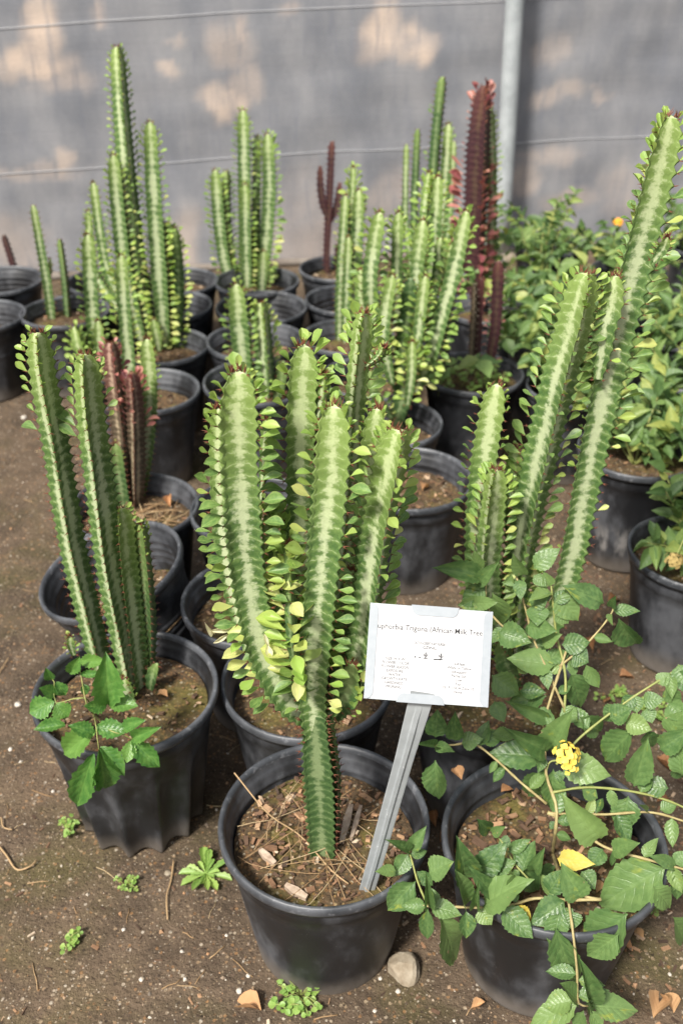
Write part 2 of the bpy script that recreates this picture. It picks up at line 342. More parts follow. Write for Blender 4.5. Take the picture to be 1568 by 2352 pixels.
k = NT('grey_woven_tarp'); uvn = k.uv('UVMap'); u, v, _ = k.sep(uvn)
n0 = k.noise(k.comb(k.math('MULTIPLY', u, 1.0), k.math('MULTIPLY', v, 0.45), 0.0), 5.0, 5.0, 0.6)
nv = k.noise(k.comb(k.math('MULTIPLY', u, 26.0), k.math('MULTIPLY', v, 3.0), 3.0), 1.0, 4.0, 0.65)
nh = k.noise(k.comb(k.math('MULTIPLY', u, 4.0), k.math('MULTIPLY', v, 60.0), 8.0), 1.0, 4.0, 0.65)
nf = k.noise(k.comb(k.math('MULTIPLY', u, 60.0), k.math('MULTIPLY', v, 130.0), 1.0), 1.0, 3.0)
col = k.mix(k.step(n0, 0.3, 0.7), (0.150, 0.157, 0.175), (0.235, 0.235, 0.244))
col = k.mix(k.math('MULTIPLY', k.step(nv, 0.50, 0.80), 0.45), col, (0.130, 0.140, 0.175))
col = k.mix(k.math('MULTIPLY', k.step(nh, 0.54, 0.80), 0.12), col, (0.33, 0.32, 0.315))
col = k.mix(0.18, col, k.mix(nf, (0.25, 0.25, 0.25), (0.75, 0.75, 0.75)), 'OVERLAY')
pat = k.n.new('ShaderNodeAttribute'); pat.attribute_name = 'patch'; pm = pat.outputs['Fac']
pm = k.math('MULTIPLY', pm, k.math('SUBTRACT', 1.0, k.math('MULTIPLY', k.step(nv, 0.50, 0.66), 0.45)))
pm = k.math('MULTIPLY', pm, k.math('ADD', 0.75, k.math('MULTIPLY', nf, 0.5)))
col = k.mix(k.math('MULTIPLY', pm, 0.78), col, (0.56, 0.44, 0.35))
k.pbsdf(col, 0.75, k.bump(k.math('ADD', nv, k.math('ADD', nh, nf)), 0.18, 0.004), 0.3)
M['tarp'] = k.m

# ================================================================== SETTING
# ground sheet: fine near the pots, long strips to the horizon
def ground():
    xs = [-150, -40, -12, -5, -3] + [-2.2 + 0.05 * i for i in range(97)] + [3.2, 5, 12, 40, 150]
    ys = [-150, -40, -10, -3, -1] + [0.2 + 0.05 * i for i in range(80)] + [4.8, 6, 12, 40, 150]
    v = []; f = []
    for y in ys:
        for x in xs:
            a = noise.noise(Vector((x * 2.2, y * 2.2, 0))) * 0.008 + noise.noise(Vector((x * 9, y * 9, 4))) * 0.0035
            v.append((x, y, a if -2.3 < x < 3 and 0 < y < 4.5 else 0))
    n = len(xs)
    for j in range(len(ys) - 1):
        for i in range(n - 1): f.append((j * n + i, j * n + i + 1, (j + 1) * n + i + 1, (j + 1) * n + i))
    return tag(ob('ground', mesh('ground', v, f, M['ground'])), 'bare brown earth flecked with grit and moss', kind='structure')
GROUND = ground()

# ---- tarp wall (plane measured from its foot line)
W0 = atz(690, 603, 0); W1 = atz(1359, 565, 0); WD = (W1 - W0).normalized(); WN = Vector((WD.y, -WD.x, 0))
def onwall(u, v, off=0.0):
    r = ray(u, v); c0 = Vector((0, 0, CAM_H)); p0 = W0 + WN * off
    t = (p0 - c0).dot(WN) / r.dot(WN); return c0 + r * t
def wuv(u, v): p = onwall(u, v) - W0; return p.dot(WD), p.z
def tarp():
    nx, nz = 420, 120; x0, x1, h = -3.4, 4.2, 2.1; v = []; f = []; uv = []
    def disp(a, z):
        d = 0.014 * noise.noise(Vector((a * 1.3 + z * 1.4, z * 0.9 - a * .5, 2))) + 0.006 * noise.noise(Vector((a * 3.4 - z * 3.1, z * 3.0 + a * 1.2, 7))) + 0.006 * noise.noise(Vector((a * 6.5, z * 1.2, 5))) + 0.003 * noise.noise(Vector((a * 3, z * 11, 9)))
        return d
    for j in range(nz + 1):
        for i in range(nx + 1):
            a = lerp(x0, x1, i / nx); z = h * j / nz
            p = W0 + WD * a + WN * disp(a, z); v.append((p.x, p.y, z + 0.002))
    for j in range(nz):
        for i in range(nx):
            q = (j * (nx + 1) + i, j * (nx + 1) + i + 1, (j + 1) * (nx + 1) + i + 1, (j + 1) * (nx + 1) + i)
            f.append(q); uv.append([(lerp(x0, x1, (w % (nx + 1)) / nx), h * (w // (nx + 1)) / nz) for w in q])
    root = empty('tarp_wall', W0, 'grey woven tarp wall with tan patches behind all the potted plants', 'tarp wall')
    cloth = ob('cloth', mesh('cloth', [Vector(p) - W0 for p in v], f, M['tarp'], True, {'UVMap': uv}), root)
    seam = simple('tarp_seam', [(0.3, (0.29, 0.295, 0.31)), (0.7, (0.36, 0.36, 0.37))], 0.7, 14, 0.2)
    lines = [[(-160, 76), (0, 65), (250, 46), (500, 31), (784, 17), (1150, 1), (1400, -10), (1750, -24)],
             [(-160, 412), (0, 400), (110, 394), (380, 376), (490, 366), (640, 354), (760, 347), (920, 342), (1170, 328), (1330, 320), (1450, 316), (1750, 304)]]
    for ln in lines:
        pts = []
        for p_ in spline([onwall(u, v) for u, v in ln], 140):
            a_ = (p_ - W0).dot(WD); pts.append(W0 + WD * a_ + WN * (disp(a_, p_.z) + 0.0010) + Vector((0, 0, p_.z)))
        m = MB()
        for i, p in enumerate(pts):
            pts[i] = p + Vector((0, 0, 0.004 * noise.noise(p * 3)))
        m.tube(pts, 0.0019, 8); m.build('seam', seam, root, off=W0)
    M['tarp_hem'] = simple('muddy_tarp_hem', [(0.3, (0.10, 0.08, 0.065)), (0.7, (0.20, 0.175, 0.15))], 0.85, 12, 0.4)
    # bottom hem lying on the soil
    m = MB(); pts = [W0 + WD * a + WN * (0.03 + 0.012 * noise.noise(Vector((a * 4, 0, 0)))) + Vector((0, 0, 0.012)) for a in [lerp(-3.4, 4.2, i / 80) for i in range(81)]]
    m.tube(pts, [0.016 + 0.006 * noise.noise(p * 5) for p in pts], 8); m.build('hem', M['tarp_hem'], root, off=W0)
    # light coming through the cloth, painted into its colour as tan patches: (grid u, v, half width, half height, strength)
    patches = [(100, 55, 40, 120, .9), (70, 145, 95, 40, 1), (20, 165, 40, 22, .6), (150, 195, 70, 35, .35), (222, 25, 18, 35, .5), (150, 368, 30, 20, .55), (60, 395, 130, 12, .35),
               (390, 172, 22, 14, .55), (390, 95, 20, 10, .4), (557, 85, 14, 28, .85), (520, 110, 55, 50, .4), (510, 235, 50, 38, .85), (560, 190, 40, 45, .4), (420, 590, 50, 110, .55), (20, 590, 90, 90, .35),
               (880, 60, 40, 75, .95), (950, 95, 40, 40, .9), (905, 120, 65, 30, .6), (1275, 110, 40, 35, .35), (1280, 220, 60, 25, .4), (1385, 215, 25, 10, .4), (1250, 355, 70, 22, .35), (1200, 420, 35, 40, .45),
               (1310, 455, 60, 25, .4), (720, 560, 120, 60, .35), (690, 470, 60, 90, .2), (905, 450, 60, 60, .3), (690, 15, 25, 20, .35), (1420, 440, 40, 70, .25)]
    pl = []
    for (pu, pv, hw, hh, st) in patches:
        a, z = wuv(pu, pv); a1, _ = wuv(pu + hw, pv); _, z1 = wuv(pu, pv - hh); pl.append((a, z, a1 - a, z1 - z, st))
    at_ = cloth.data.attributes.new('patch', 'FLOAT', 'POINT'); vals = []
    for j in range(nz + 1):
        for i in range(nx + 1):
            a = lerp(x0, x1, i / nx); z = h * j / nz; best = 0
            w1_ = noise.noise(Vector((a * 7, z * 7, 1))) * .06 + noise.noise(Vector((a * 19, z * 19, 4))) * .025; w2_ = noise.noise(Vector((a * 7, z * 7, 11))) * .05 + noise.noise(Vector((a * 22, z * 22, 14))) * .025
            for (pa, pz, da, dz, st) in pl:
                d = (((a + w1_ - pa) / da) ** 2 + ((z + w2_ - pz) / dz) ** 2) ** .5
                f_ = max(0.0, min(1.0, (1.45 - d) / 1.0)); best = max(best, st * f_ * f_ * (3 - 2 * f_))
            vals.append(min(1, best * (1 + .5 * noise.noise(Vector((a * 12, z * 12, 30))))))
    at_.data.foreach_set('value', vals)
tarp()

# ---- pole
def pole():
    b = onwall(1152, 520, 0.10); t = onwall(1182, 0, 0.10); b = b + (b - t) * (b.z / (t.z - b.z)); d = (t - b).normalized()
    t = b + d * 2.3
    root = empty('steel_pole', b, 'galvanised steel pole standing in front of the tarp wall', 'pole')
    m = MB(); m.tube([b + (t - b) * (i / 10) for i in range(11)], 0.034, 24); m.build('shaft', M['steel'], root, off=b)
    m = MB(); m.tube([b + Vector((0, 0, -0.004)), b + Vector((0, 0, 0.02)), b + Vector((0, 0, 0.03))], [0.07, 0.065, 0.036], 20)
    m.build('footing', M['stone'], root, off=b)
    m = MB(); 
    for zz in (0.98, 1.7):
        p = b + d * zz; m.tube([p - d * 0.012, p + d * 0.012], 0.0365, 20)
    m.build('band_clip', M['steel'], root, off=b)
pole()

# ================================================================== POTS
def lathe(prof, n, fn=None):
    v = []; f = []
    for (r, z) in prof:
        for k in range(n):
            th = 2 * math.pi * k / n
            rr, zz = (r, z) if fn is None else fn(r, z, th)
            v.append((rr * math.cos(th), rr * math.sin(th), zz))
    for i in range(len(prof) - 1):
        for k in range(n): f.append((i * n + k, i * n + (k + 1) % n, (i + 1) * n + (k + 1) % n, (i + 1) * n + k))
    return v, f
def pot_meshes(R, h, depth, fluted=False, seg=56):
    n = 144 if fluted else seg
    rb = 0.70 * R
    def ro(z): return lerp(rb, 0.905 * R, z / (h - 0.045))
    prof = [(0.0, 0.006), (rb * 0.9, 0.004), (rb, 0.0), (rb + .001, 0.004)] + [(ro(z), z) for z in [lerp(0.012, h - 0.046, i / 9) for i in range(10)]]
    prof += [(0.925 * R, h - 0.043), (0.932 * R, h - 0.030), (0.94 * R, h - 0.014)]
    def flute(r, z, th):
        if r < rb * 0.5: return r, z
        a = max(0.0, min(1.0, (h - 0.066 - z) / 0.05)); s = abs(math.sin(6 * th + 0.4))
        return r * (1 - 0.135 * a * s ** 0.8) * (1 + 0.02 * a), z + (0.010 * s * a if z < 0.02 else 0)
    v, f = lathe(prof, n, flute if fluted else None)
    inner = [(0.937 * R, h - 0.008), (0.925 * R, h - 0.016), (0.915 * R, h - 0.018)]
    z = h - 0.024
    while z > h - depth - 0.03:                       # moulded steps inside the wall
        rr = lerp(0.905, 0.84, (h - z) / 0.14) * R
        inner += [(rr, z), (rr - 0.0012, z - 0.011), (rr - 0.0030, z - 0.013)]; z -= 0.017
    v2, f2 = lathe(inner[::1], n)
    k = len(v); f2 = [tuple(i + k for i in reversed(q)) for q in f2]
    wall = mesh('wall', v + v2, [tuple(q) for q in f] + [tuple(reversed(q)) for q in f2], M['pot'])
    rim = [(0.938 * R, h - 0.016), (0.985 * R, h - 0.017), (0.998 * R, h - 0.012), (R, h - 0.006), (0.992 * R, h - 0.001), (0.975 * R, h), (0.955 * R, h - 0.001), (0.938 * R, h - 0.005), (0.934 * R, h - 0.012)]
    v, f = lathe(rim, n); rimm = mesh('rim', v, f, M['rim'])
    return wall, rimm
def soil_mesh(R, z0, seed, amp=0.006, seg=40, rings=11):
    v = [(0, 0, z0)]; f = []; rr = 0.865 * R
    for i in range(1, rings + 1):
        for k in range(seg):
            r = rr * i / rings; th = 6.28318 * k / seg; x, y = r * math.cos(th), r * math.sin(th)
            z = z0 + amp * noise.noise(Vector((x * 14, y * 14, seed))) + 0.5 * amp * noise.noise(Vector((x * 45, y * 45, seed + 9)))
            v.append((x, y, z - (0.004 if i == rings else 0)))
    for k in range(seg): f.append((0, 1 + k, 1 + (k + 1) % seg))
    for i in range(rings - 1):
        for k in range(seg):
            a = 1 + i * seg + k; b = 1 + i * seg + (k + 1) % seg; f.append((a, a + seg, b + seg, b))
    return mesh('soil', v, f, M['soil'])
def chips(R, z0, n, smin, smax, flat=0.3):
    m = MB()
    for _ in range(n):
        r = 0.80 * R * math.sqrt(rnd()); th = ru(0, 6.283); L = ru(smin, smax) * (0.6 + 0.8 * rnd() ** 3); W = L * ru(0.25, 0.6); T = L * ru(0.08, flat)
        c = Vector((r * math.cos(th), r * math.sin(th), z0 + ru(0.0, 0.006)))
        rot = Matrix.Rotation(ru(0, 6.28), 3, 'Z') @ Matrix.Rotation(ru(-.45, .45), 3, 'X') @ Matrix.Rotation(ru(-.45, .45), 3, 'Y')
        q = [Vector((x * L / 2 * ru(.6, 1.1), y * W / 2 * ru(.6, 1.1), zz * T / 2)) for zz in (-1, 1) for y in (-1, 1) for x in (-1, 1)]
        m.add([c + rot @ p for p in q], [(0, 2, 3, 1), (4, 5, 7, 6), (0, 1, 5, 4), (2, 6, 7, 3), (0, 4, 6, 2), (1, 3, 7, 5)])
    return m
def needles(R, z0, n, lmin, lmax, rad):
    m = MB()
    for _ in range(n):
        r = 0.55 * R * math.sqrt(rnd()); th = ru(0, 6.283); a = ru(0, 6.28); L = ru(lmin, lmax)
        c = Vector((r * math.cos(th), r * math.sin(th), z0 + 0.006)); d = Vector((math.cos(a), math.sin(a), ru(-.05, .12))); b = Vector((-d.y, d.x, 0)) * ru(-.2, .2) * L
        pts = []
        for i in range(6):
            t = i / 5 - 0.5; p = c + d * L * t + b * (0.25 - t * t) * 2
            q = math.hypot(p.x, p.y); lim = 0.84 * R
            if q > lim: p.x *= lim / q; p.y *= lim / q
            p.z = z0 + 0.005 + max(0, ru(0, .004)) + abs(d.z) * L * (t + .5); pts.append(p)
        m.tube(pts, rad, 4)
    return m
POTS = {}
_pm = {}
def pot(key, u, v, label, R=0.132, h=0.24, depth=0.06, fluted=False, tilt=None, nch=60, csz=(0.006, 0.017), group='black nursery pots', xy=None, cs=None):
    if xy is None: p = atz(u, v, h); p.z = 0
    else: p = Vector((xy[0], xy[1], 0))
    kk = (round(R, 3), h, depth, fluted)
    if kk not in _pm: _pm[kk] = pot_meshes(R, h, depth, fluted)
    root = empty('nursery_pot', p, label, 'pot', group)
    if tilt:
        root.rotation_euler = tilt; root.location = p
    else: root.rotation_euler = (0, 0, 0)
    a = ob('wall', _pm[kk][0], root); b = ob('rim', _pm[kk][1], root)
    rz = ru(0, 6.28)
    if not fluted: a.rotation_euler.z = rz
    b.rotation_euler.z = rz
    z0 = h - depth
    ob('soil', soil_mesh(R, z0, len(POTS) * 3.7), root)
    if nch:
        c = chips(R, z0 + 0.001, nch, *csz).build('bark_chips', M['bark'], root, smooth=False); tag(c, kind='stuff')
    POTS[key] = (p, R, z0); return root

P1 = pot('P1', 744, 1880, 'black pot with grey steel plant label stuck in it, frontmost in the middle', R=0.14, depth=0.042, nch=460, csz=(0.003, 0.014))
P2 = pot('P2', 289, 1578, 'black pot with fluted lower wall at the left, glossy weed hanging over its rim', R=0.138, h=0.268, depth=0.035, fluted=True, nch=150, csz=(0.004, 0.014))
pot('P3', 705, 1556, 'black pot directly behind the frontmost labelled pot', R=0.135, depth=0.05, nch=130)
p4 = atz(274, 1352, 0.20)
P4 = pot('P4', 0, 0, 'tilted black pot leaning left behind the fluted pot', R=0.134, h=0.24, depth=0.10, tilt=(R_(4), R_(-15), 0), xy=(p4.x + 0.055, p4.y + .0), nch=110)
P4.location.z = 0.028
pot('P5', 307, 1158, 'black pot holding reddish stems and a litter of dry needles', R=0.130, depth=0.045, nch=60)
pot('P6', 338, 893, 'black pot with bluish grey sheen holding slim stems, third from front in left column', depth=0.055, R=0.130)
pot('P7', 372, 790, 'black pot at the foot of the tallest green cluster on the left', depth=0.055, R=0.128)
pot('P8', 150, 712, 'black pot holding two thin green stems at the far left', depth=0.045, R=0.130, nch=90)
pot('P9', 0, 640, 'black pot holding a dry brown stub, cut by the left photo edge near the tarp', depth=0.09, R=0.134)
pot('P10', -46, 722, 'black pot cut off by the left photo edge, with nothing growing in view', depth=0.075, R=0.130)
pot('P11', 247, 642, 'black pot mostly hidden behind the tall left cluster near the tarp', depth=0.06, R=0.128)
pot('P12', 408, 642, 'bark filled black pot in the back row just right of the tall left cluster', depth=0.05, R=0.128)
pot('P13', 388, 698, 'empty looking black pot behind the tallest left cluster, second row from the tarp', depth=0.09, R=0.128)
pot('P14', 590, 642, 'black pot under the green stem clump at the middle of the back row', depth=0.055, R=0.134)
pot('P15', 600, 702, 'low filled black pot just in front of the middle back clump', depth=0.085, R=0.136)
pot('P16', 588, 779, 'bark filled black pot third from the tarp in the middle column', depth=0.06, R=0.136)
pot('P17', 592, 872, 'large black pot holding two slim stems in the middle column', depth=0.07, R=0.138)
pot('P18', 584, 1165, 'black pot half hidden behind the left shoots of the labelled plant', depth=0.05, R=0.128)
pot('P19', 590, 1372, 'black pot wedged between the tilted pot and the labelled plant', depth=0.05, R=0.132)
pot('P20', 775, 613, 'black pot holding the maroon branching plant by the tarp', depth=0.045, R=0.126, nch=90)
pot('P21', 797, 684, 'shallow filled black pot in front of the maroon plant', depth=0.08, R=0.127)
pot('P22', 800, 769, 'bark filled black pot with slim yellowish green stems left of the dense clump', depth=0.055, R=0.128, nch=100)
pot('P23', 852, 862, 'black pot hidden behind the label plant with only its left rim in view', depth=0.06, R=0.128, nch=90)
pot('P24', 893, 966, 'black pot under the dense green clump right of the middle', depth=0.055, R=0.125)
pot('P25', 940, 1094, 'dusty grey black pot with bark soil, standing right behind the labelled plant', depth=0.05, R=0.134, nch=150)
pot('P26', 1086, 852, 'black pot full of small green weeds and two dry reddish stems', depth=0.03, R=0.130)
pot('P29', 1128, 1568, 'black pot under the tall plant at the right, behind the metal label', depth=0.04, R=0.132, nch=80)
P30 = pot('P30', 1271, 1922, 'large black pot of the yellow flowering shrub at the bottom right', R=0.145, depth=0.045, nch=240, csz=(0.006, 0.024))
pot('PR3', 985, 648, 'black pot hidden at the foot of the tallest slim stems by the tarp', depth=0.05, R=0.126, nch=20)
pot('PR4', 1118, 705, 'black pot hidden at the foot of the dark red pink leaved plant', depth=0.05, R=0.126, nch=20)
pot('P27', 1262, 772, 'black pot peeking out between shrub leaves beyond the weedy pot', depth=0.05, R=0.122, nch=40)
pot('P28', 1318, 885, 'black pot in the shade of the shrubs right of the weedy pot', depth=0.05, R=0.118, nch=40)
_p31 = pot('P31', 1462, 1030, 'black pot with whitish splashes near its foot, below the right shrubs', depth=0.04, R=0.126, h=0.265, nch=90)
_w = [c for c in _p31.children if c.name.startswith('wall')][0]; _w.data = _w.data.copy(); _w.data.materials[0] = M['pot_splash']
pot('P32', 1600, 1262, 'black pot cut by the right photo edge, dried flower head over its rim', depth=0.04, R=0.126, nch=90)

for key, root, n_, a_, b_, rad in (('P1', P1, 34, 0.04, 0.15, 0.0005), ('P5', None, 60, 0.05, 0.14, 0.0010)):
    p, R, z0 = POTS[key]
    rt = root or [o for o in COL.objects if o.get('label', '').endswith('litter of dry needles')][0]
    tag(needles(R, z0, n_, a_, b_, rad).build('dry_needles', M['needle'], rt), kind='stuff')
# one long straw over the front pot's rim, weathered wood slivers on its soil
p, R, z0 = POTS['P1']
m = MB(); m.tube(spline([atz(538, 1775, 0.272), atz(615, 1868, 0.236), atz(690, 1920, 0.208), atz(760, 1998, 0.206), atz(800, 2030, 0.206)], 16), 0.0011, 5)
tag(m.build('dry_straw', M['needle']), 'long dry straw leaning over the rim of the labelled pot', 'straw')
for (u0, v0, u1, v1, w, lab) in ((805, 1850, 785, 1935, 9, 'larger weathered grey wood sliver right of the labelled stem'), (828, 1852, 806, 1930, 6, 'thin weathered grey wood sliver beside the larger one right of the stem'), (595, 1952, 632, 1985, 8, 'pale wood chip on the soil left of the labelled stem'), (655, 2035, 705, 2062, 9, 'pale bark chip against the front wall of the labelled pot')):
    a = atz(u0, v0, z0 + 0.008); b = atz(u1, v1, z0 + 0.006); d = b - a; s = Vector((-d.y, d.x, 0)).normalized() * w * 0.0006; mm = MB()
    cs = [a - s * .4, a + s * .7, a.lerp(b, .5) + s, b + s * .5, b - s * .6, a.lerp(b, .4) - s]
    up = Vector((0, 0, 0.0035)); vv = [c - up for c in cs] + [c + up * ru(.6, 1.2) for c in cs]
    mm.add(vv, [tuple(range(5, -1, -1)), tuple(range(6, 12))] + [(i, (i + 1) % 6, 6 + (i + 1) % 6, 6 + i) for i in range(6)])
    o = mm.build('wood_sliver', simple('weathered_wood', [(0.3, (0.24, 0.17, 0.12)), (0.7, (0.48, 0.38, 0.29))], 0.85, 90, 0.5), smooth=False)
    tag(o, lab, 'wood chip')

# ================================================================== LEAF MESHES
def leaf_mesh(name, mat, prof, rows, cup=0.15, bend=0.1, serr=0.0, wav=0.0, thick=0):
    """unit leaf: base at origin, tip at +Y 1, full width 1 in X, upper side +Z"""
    v = []; f = []; uv = []; cols = (-1, -0.5, 0, 0.5, 1)
    for i in range(rows + 1):
        t = i / rows; w = interp(t, prof) * 0.5
        if serr and 0 < i < rows: w *= 1 + (serr if i % 2 else -serr * 0.5)
        for c in cols:
            x = w * c; z = cup * w * (abs(c) ** 1.3) - bend * t * t + wav * math.sin(t * 9 + c) * abs(c)
            v.append((x, t - (0.02 if serr and abs(c) == 1 and i % 2 else 0), z))
    n = len(cols)
    for i in range(rows):
        for j in range(n - 1):
            q = (i * n + j, i * n + j + 1, (i + 1) * n + j + 1, (i + 1) * n + j); f.append(q)
            uv.append([(cols[a % n], (a // n) / rows) for a in q])
    return mesh(name, v, f, mat, True, {'UVMap': uv})
OBO = [(0, 0.10), (0.10, 0.16), (0.28, 0.46), (0.45, 0.78), (0.62, 1.0), (0.76, 0.96), (0.88, 0.72), (0.96, 0.36), (1, 0.03)]
OVA = [(0, 0.04), (0.07, 0.07), (0.12, 0.45), (0.22, 0.82), (0.36, 1.0), (0.50, 0.98), (0.66, 0.80), (0.80, 0.53), (0.91, 0.25), (1, 0.02)]
ELL = [(0, 0.08), (0.15, 0.5), (0.35, 0.9), (0.5, 1.0), (0.7, 0.85), (0.88, 0.45), (1, 0.03)]
EL = {key: [leaf_mesh('leaf', M[key], OBO, 8, c, b) for c, b in ((0.22, 0.06), (0.40, 0.22), (0.12, -0.10), (0.30, 0.38), (0.55, -0.02))] for key in ('eleaf', 'eleaf_new', 'eleaf_yellow', 'eleaf_pink')}
LL = {key: [leaf_mesh('leaf', M[key], OVA, 18, c, b, 0.07, w) for c, b, w in ((0.25, 0.10, .015), (0.42, 0.22, .025), (0.12, 0.30, .03))] for key in ('lleaf', 'lleaf_yellow', 'dead')}
WL = [leaf_mesh('leaf', M['wleaf'], ELL, 14, c, b, 0.13, w) for c, b, w in ((0.3, 0.12, .02), (0.5, 0.25, .03))]
FL = [leaf_mesh('leaf', M['lleaf_far'], OVA, 8, c, b, 0.05, 0.02) for c, b in ((0.4, 0.15), (0.6, 0.3), (0.2, 0.05))]
GW = [leaf_mesh('leaf', M['groundweed'], [(0, .22), (.3, .35), (.55, .8), (.75, 1.0), (.9, .8), (1, .15)], 10, .3, b, 0.16, .01) for b in (0.0, 0.15)]
GR = [leaf_mesh('leaf', M['groundweed'], [(0, .06), (.3, .12), (.42, .7), (.65, 1.0), (.85, .8), (1, .2)], 8, .2, b) for b in (0.05, 0.2)]
DL = [leaf_mesh('leaf', M['dead'], OVA, 10, c, b, 0.03, 0.06) for c, b in ((1.0, 0.35), (1.3, -0.2), (.7, .5))]

def leaf_matrix(base, d, n, L, W):
    d = d.normalized(); n = (n - d * n.dot(d))
    if n.length < 1e-4: n = d.orthogonal()
    n.normalize(); x = d.cross(n)
    return Matrix(((x.x * W, d.x * L, n.x * L, base.x), (x.y * W, d.y * L, n.y * L, base.y), (x.z * W, d.z * L, n.z * L, base.z), (0, 0, 0, 1)))

# ================================================================== RIBBED STEMS
FACE_U = (0.0, 0.045, 0.14, 0.30, 0.5, 0.70, 0.86, 0.955)
FACE_LO = (0.0, 0.10, 0.5, 0.90)
CAMPOS = Vector((0, 0, CAM_H))
def rmat(a): return None
def stem(root, pts, widths, phase=60.0, ribs=3, node=0.0125, mat='cactus', leaves=(), new=0.10, old=0.0, twist=0.0, hi=True, tip=True, neck=0.6, leafset='eleaf', spine_len=0.0070, name='stem', tuft=True, teeth=0.19):
    """pts: axis points (world); widths: visible width in metres at base .. tip; phase: bearing of a rib, degrees away from the camera-facing side
       leaves: list of (t0, t1, probability, length, rib indices or None, set)"""
    off = root.location
    if not hi:
        node = 0.0165; teeth = max(teeth, 0.27)
        leaves = [(max(.04, t0 - .25), t1, min(1, pr * 1.35), ln, wh, ke) for (t0, t1, pr, ln, wh, ke) in leaves]
    else:
        teeth = max(teeth, 0.24)
        if new == 0.10: new = min(0.15, 0.4 * (Vector(pts[-1]) - Vector(pts[0])).length)
    L = sum((Vector(b) - Vector(a)).length for a, b in zip(pts, pts[1:]))
    nodes = max(4, int(L / node)); per = 4 if hi else 3; N = nodes * per + 1
    ax = spline(pts, N); fu = FACE_U if hi else FACE_LO; nf = len(fu); sg = ru(0, 1)
    toward = (CAMPOS - ax[N // 2]); V = []; rows = []; frames = []
    rk = {3: 1.732, 4: 1.52}.get(ribs, 1.6)
    for i in range(N):
        T = (ax[min(i + 1, N - 1)] - ax[max(i - 1, 0)]).normalized(); t = i / (N - 1)
        a = toward - T * toward.dot(T); a.normalize(); b = T.cross(a)
        wt = widths if isinstance(widths, (int, float)) else interp(t, [(j / (len(widths) - 1), w) for j, w in enumerate(widths)])
        R = wt / rk * (1 + 0.05 * noise.noise(Vector((t * L * 18, sg * 50, 0))))
        dt = (1 - t) * L
        if tip and dt < 2.1 * R: R *= 0.40 + 0.60 * math.sqrt(max(0, 1 - (1 - dt / (2.1 * R)) ** 2)) ** 0.9
        db = t * L
        if db < 0.05: R *= lerp(neck, 1, math.sin(min(1, db / 0.05) * 1.5708))
        fph = (i % per) / per
        tooth = 1 - teeth * (0.5 - 0.5 * math.cos(6.2832 * fph)) ** 0.7 + 0.05
        rib = []
        for q in range(ribs):
            th = R_(phase + twist * t + 360 * q / ribs); dr = math.cos(th) * a + math.sin(th) * b
            rib.append((ax[i] + dr * R * tooth - T * R * 0.05, dr, R, ax[i] + dr * R * 0.95))
        frames.append((T, rib, R, t)); row = []
        for q in range(ribs):
            A, dA, _, A0 = rib[q]; B, dB, _, B0 = rib[(q + 1) % ribs]; outw = (dA + dB).normalized()
            for u in fu:
                p = A.lerp(B, u).lerp(A0.lerp(B0, u), 1 - abs(2 * u - 1) ** 4.5)
                cv = (4 * u * (1 - u)) ** 0.65
                p = p - outw * R * ((0.20 if ribs == 3 else 0.24) * cv) + outw * R * 0.018 * math.cos(6.2832 * fph) * abs(2 * u - 1) ** 2 * cv
                row.append(p - off)
        V += row
    n = ribs * nf; F = []; UV = []; UG = []
    for i in range(N - 1):
        for c in range(n):
            F.append((i * n + c, i * n + (c + 1) % n, (i + 1) * n + (c + 1) % n, (i + 1) * n + c))
            u0 = fu[c % nf]; u1 = fu[c % nf + 1] if c % nf + 1 < nf else 1.0
            UV.append([(u0, i / per), (u1, i / per), (u1, (i + 1) / per), (u0, (i + 1) / per)])
            def gg(j):
                d = (1 - j / (N - 1)) * L; return max(0.0, min(1.0, 1 - d / new)) ** 0.8 if new > 0 else 0.0
            g0, g1 = gg(i), gg(i + 1); UG.append([(g0, sg), (g0, sg), (g1, sg), (g1, sg)])
    tip_c = ax[-1] + frames[-1][0] * frames[-1][2] * 0.35 - off; k = len(V); V.append(tip_c)
    for c in range(n):
        F.append(((N - 1) * n + c, (N - 1) * n + (c + 1) % n, k)); UV.append([(0.5, N / per)] * 3); UG.append([(1.0 if new > 0 else 0, sg)] * 3)
    st = ob(name, mesh(name, V, F, M[mat], True, {'UVMap': UV, 'grow': UG}), root)
    # spines: a pair at every tooth
    sn = MB()
    for i in range(0, N, per):
        T, rib, R, t = frames[i]
        for q in range(ribs):
            A, dr, _, _ = rib[q]; side = T.cross(dr)
            for s in (-1, 1):
                ln = spine_len * ru(0.6, 1.2); d = (dr + side * s * ru(.3, .8) + T * ru(-.2, .5)).normalized()
                b0 = A - dr * R * 0.03 - off; w = 0.0009 if hi else 0.0012
                x = d.orthogonal().normalized() * w; y = d.cross(x).normalized() * w
                sn.add([b0 + x, b0 - x * .5 + y * .87, b0 - x * .5 - y * .87, b0 + d * ln], [(0, 1, 3), (1, 2, 3), (2, 0, 3)])
    tag(ob('spines', mesh('spines', sn.v, sn.f, M['spine' if old < 0.5 else 'spine_old'], False), st), kind='stuff')
    # leaves at the teeth
    def add_leaf(i, q, ln, key, up):
        T, rib, R, t = frames[i]; A, dr, _, _ = rib[q]; side = T.cross(dr)
        d = (dr * math.cos(up) + T * math.sin(up) + side * ru(-.32, .32)).normalized()
        nrm = (T * math.cos(up) - dr * math.sin(up) + side * ru(-.8, .8) + (toward.normalized() * ru(.5, 1.5))).normalized()
        l = ln * ru(.68, 1.2) * (0.72 if hi else 0.88)
        ob('leaf', random.choice(EL[key]), st, mtx=leaf_matrix(A - dr * R * 0.04 - off, d, nrm, l, l * ru(.44, .58)))
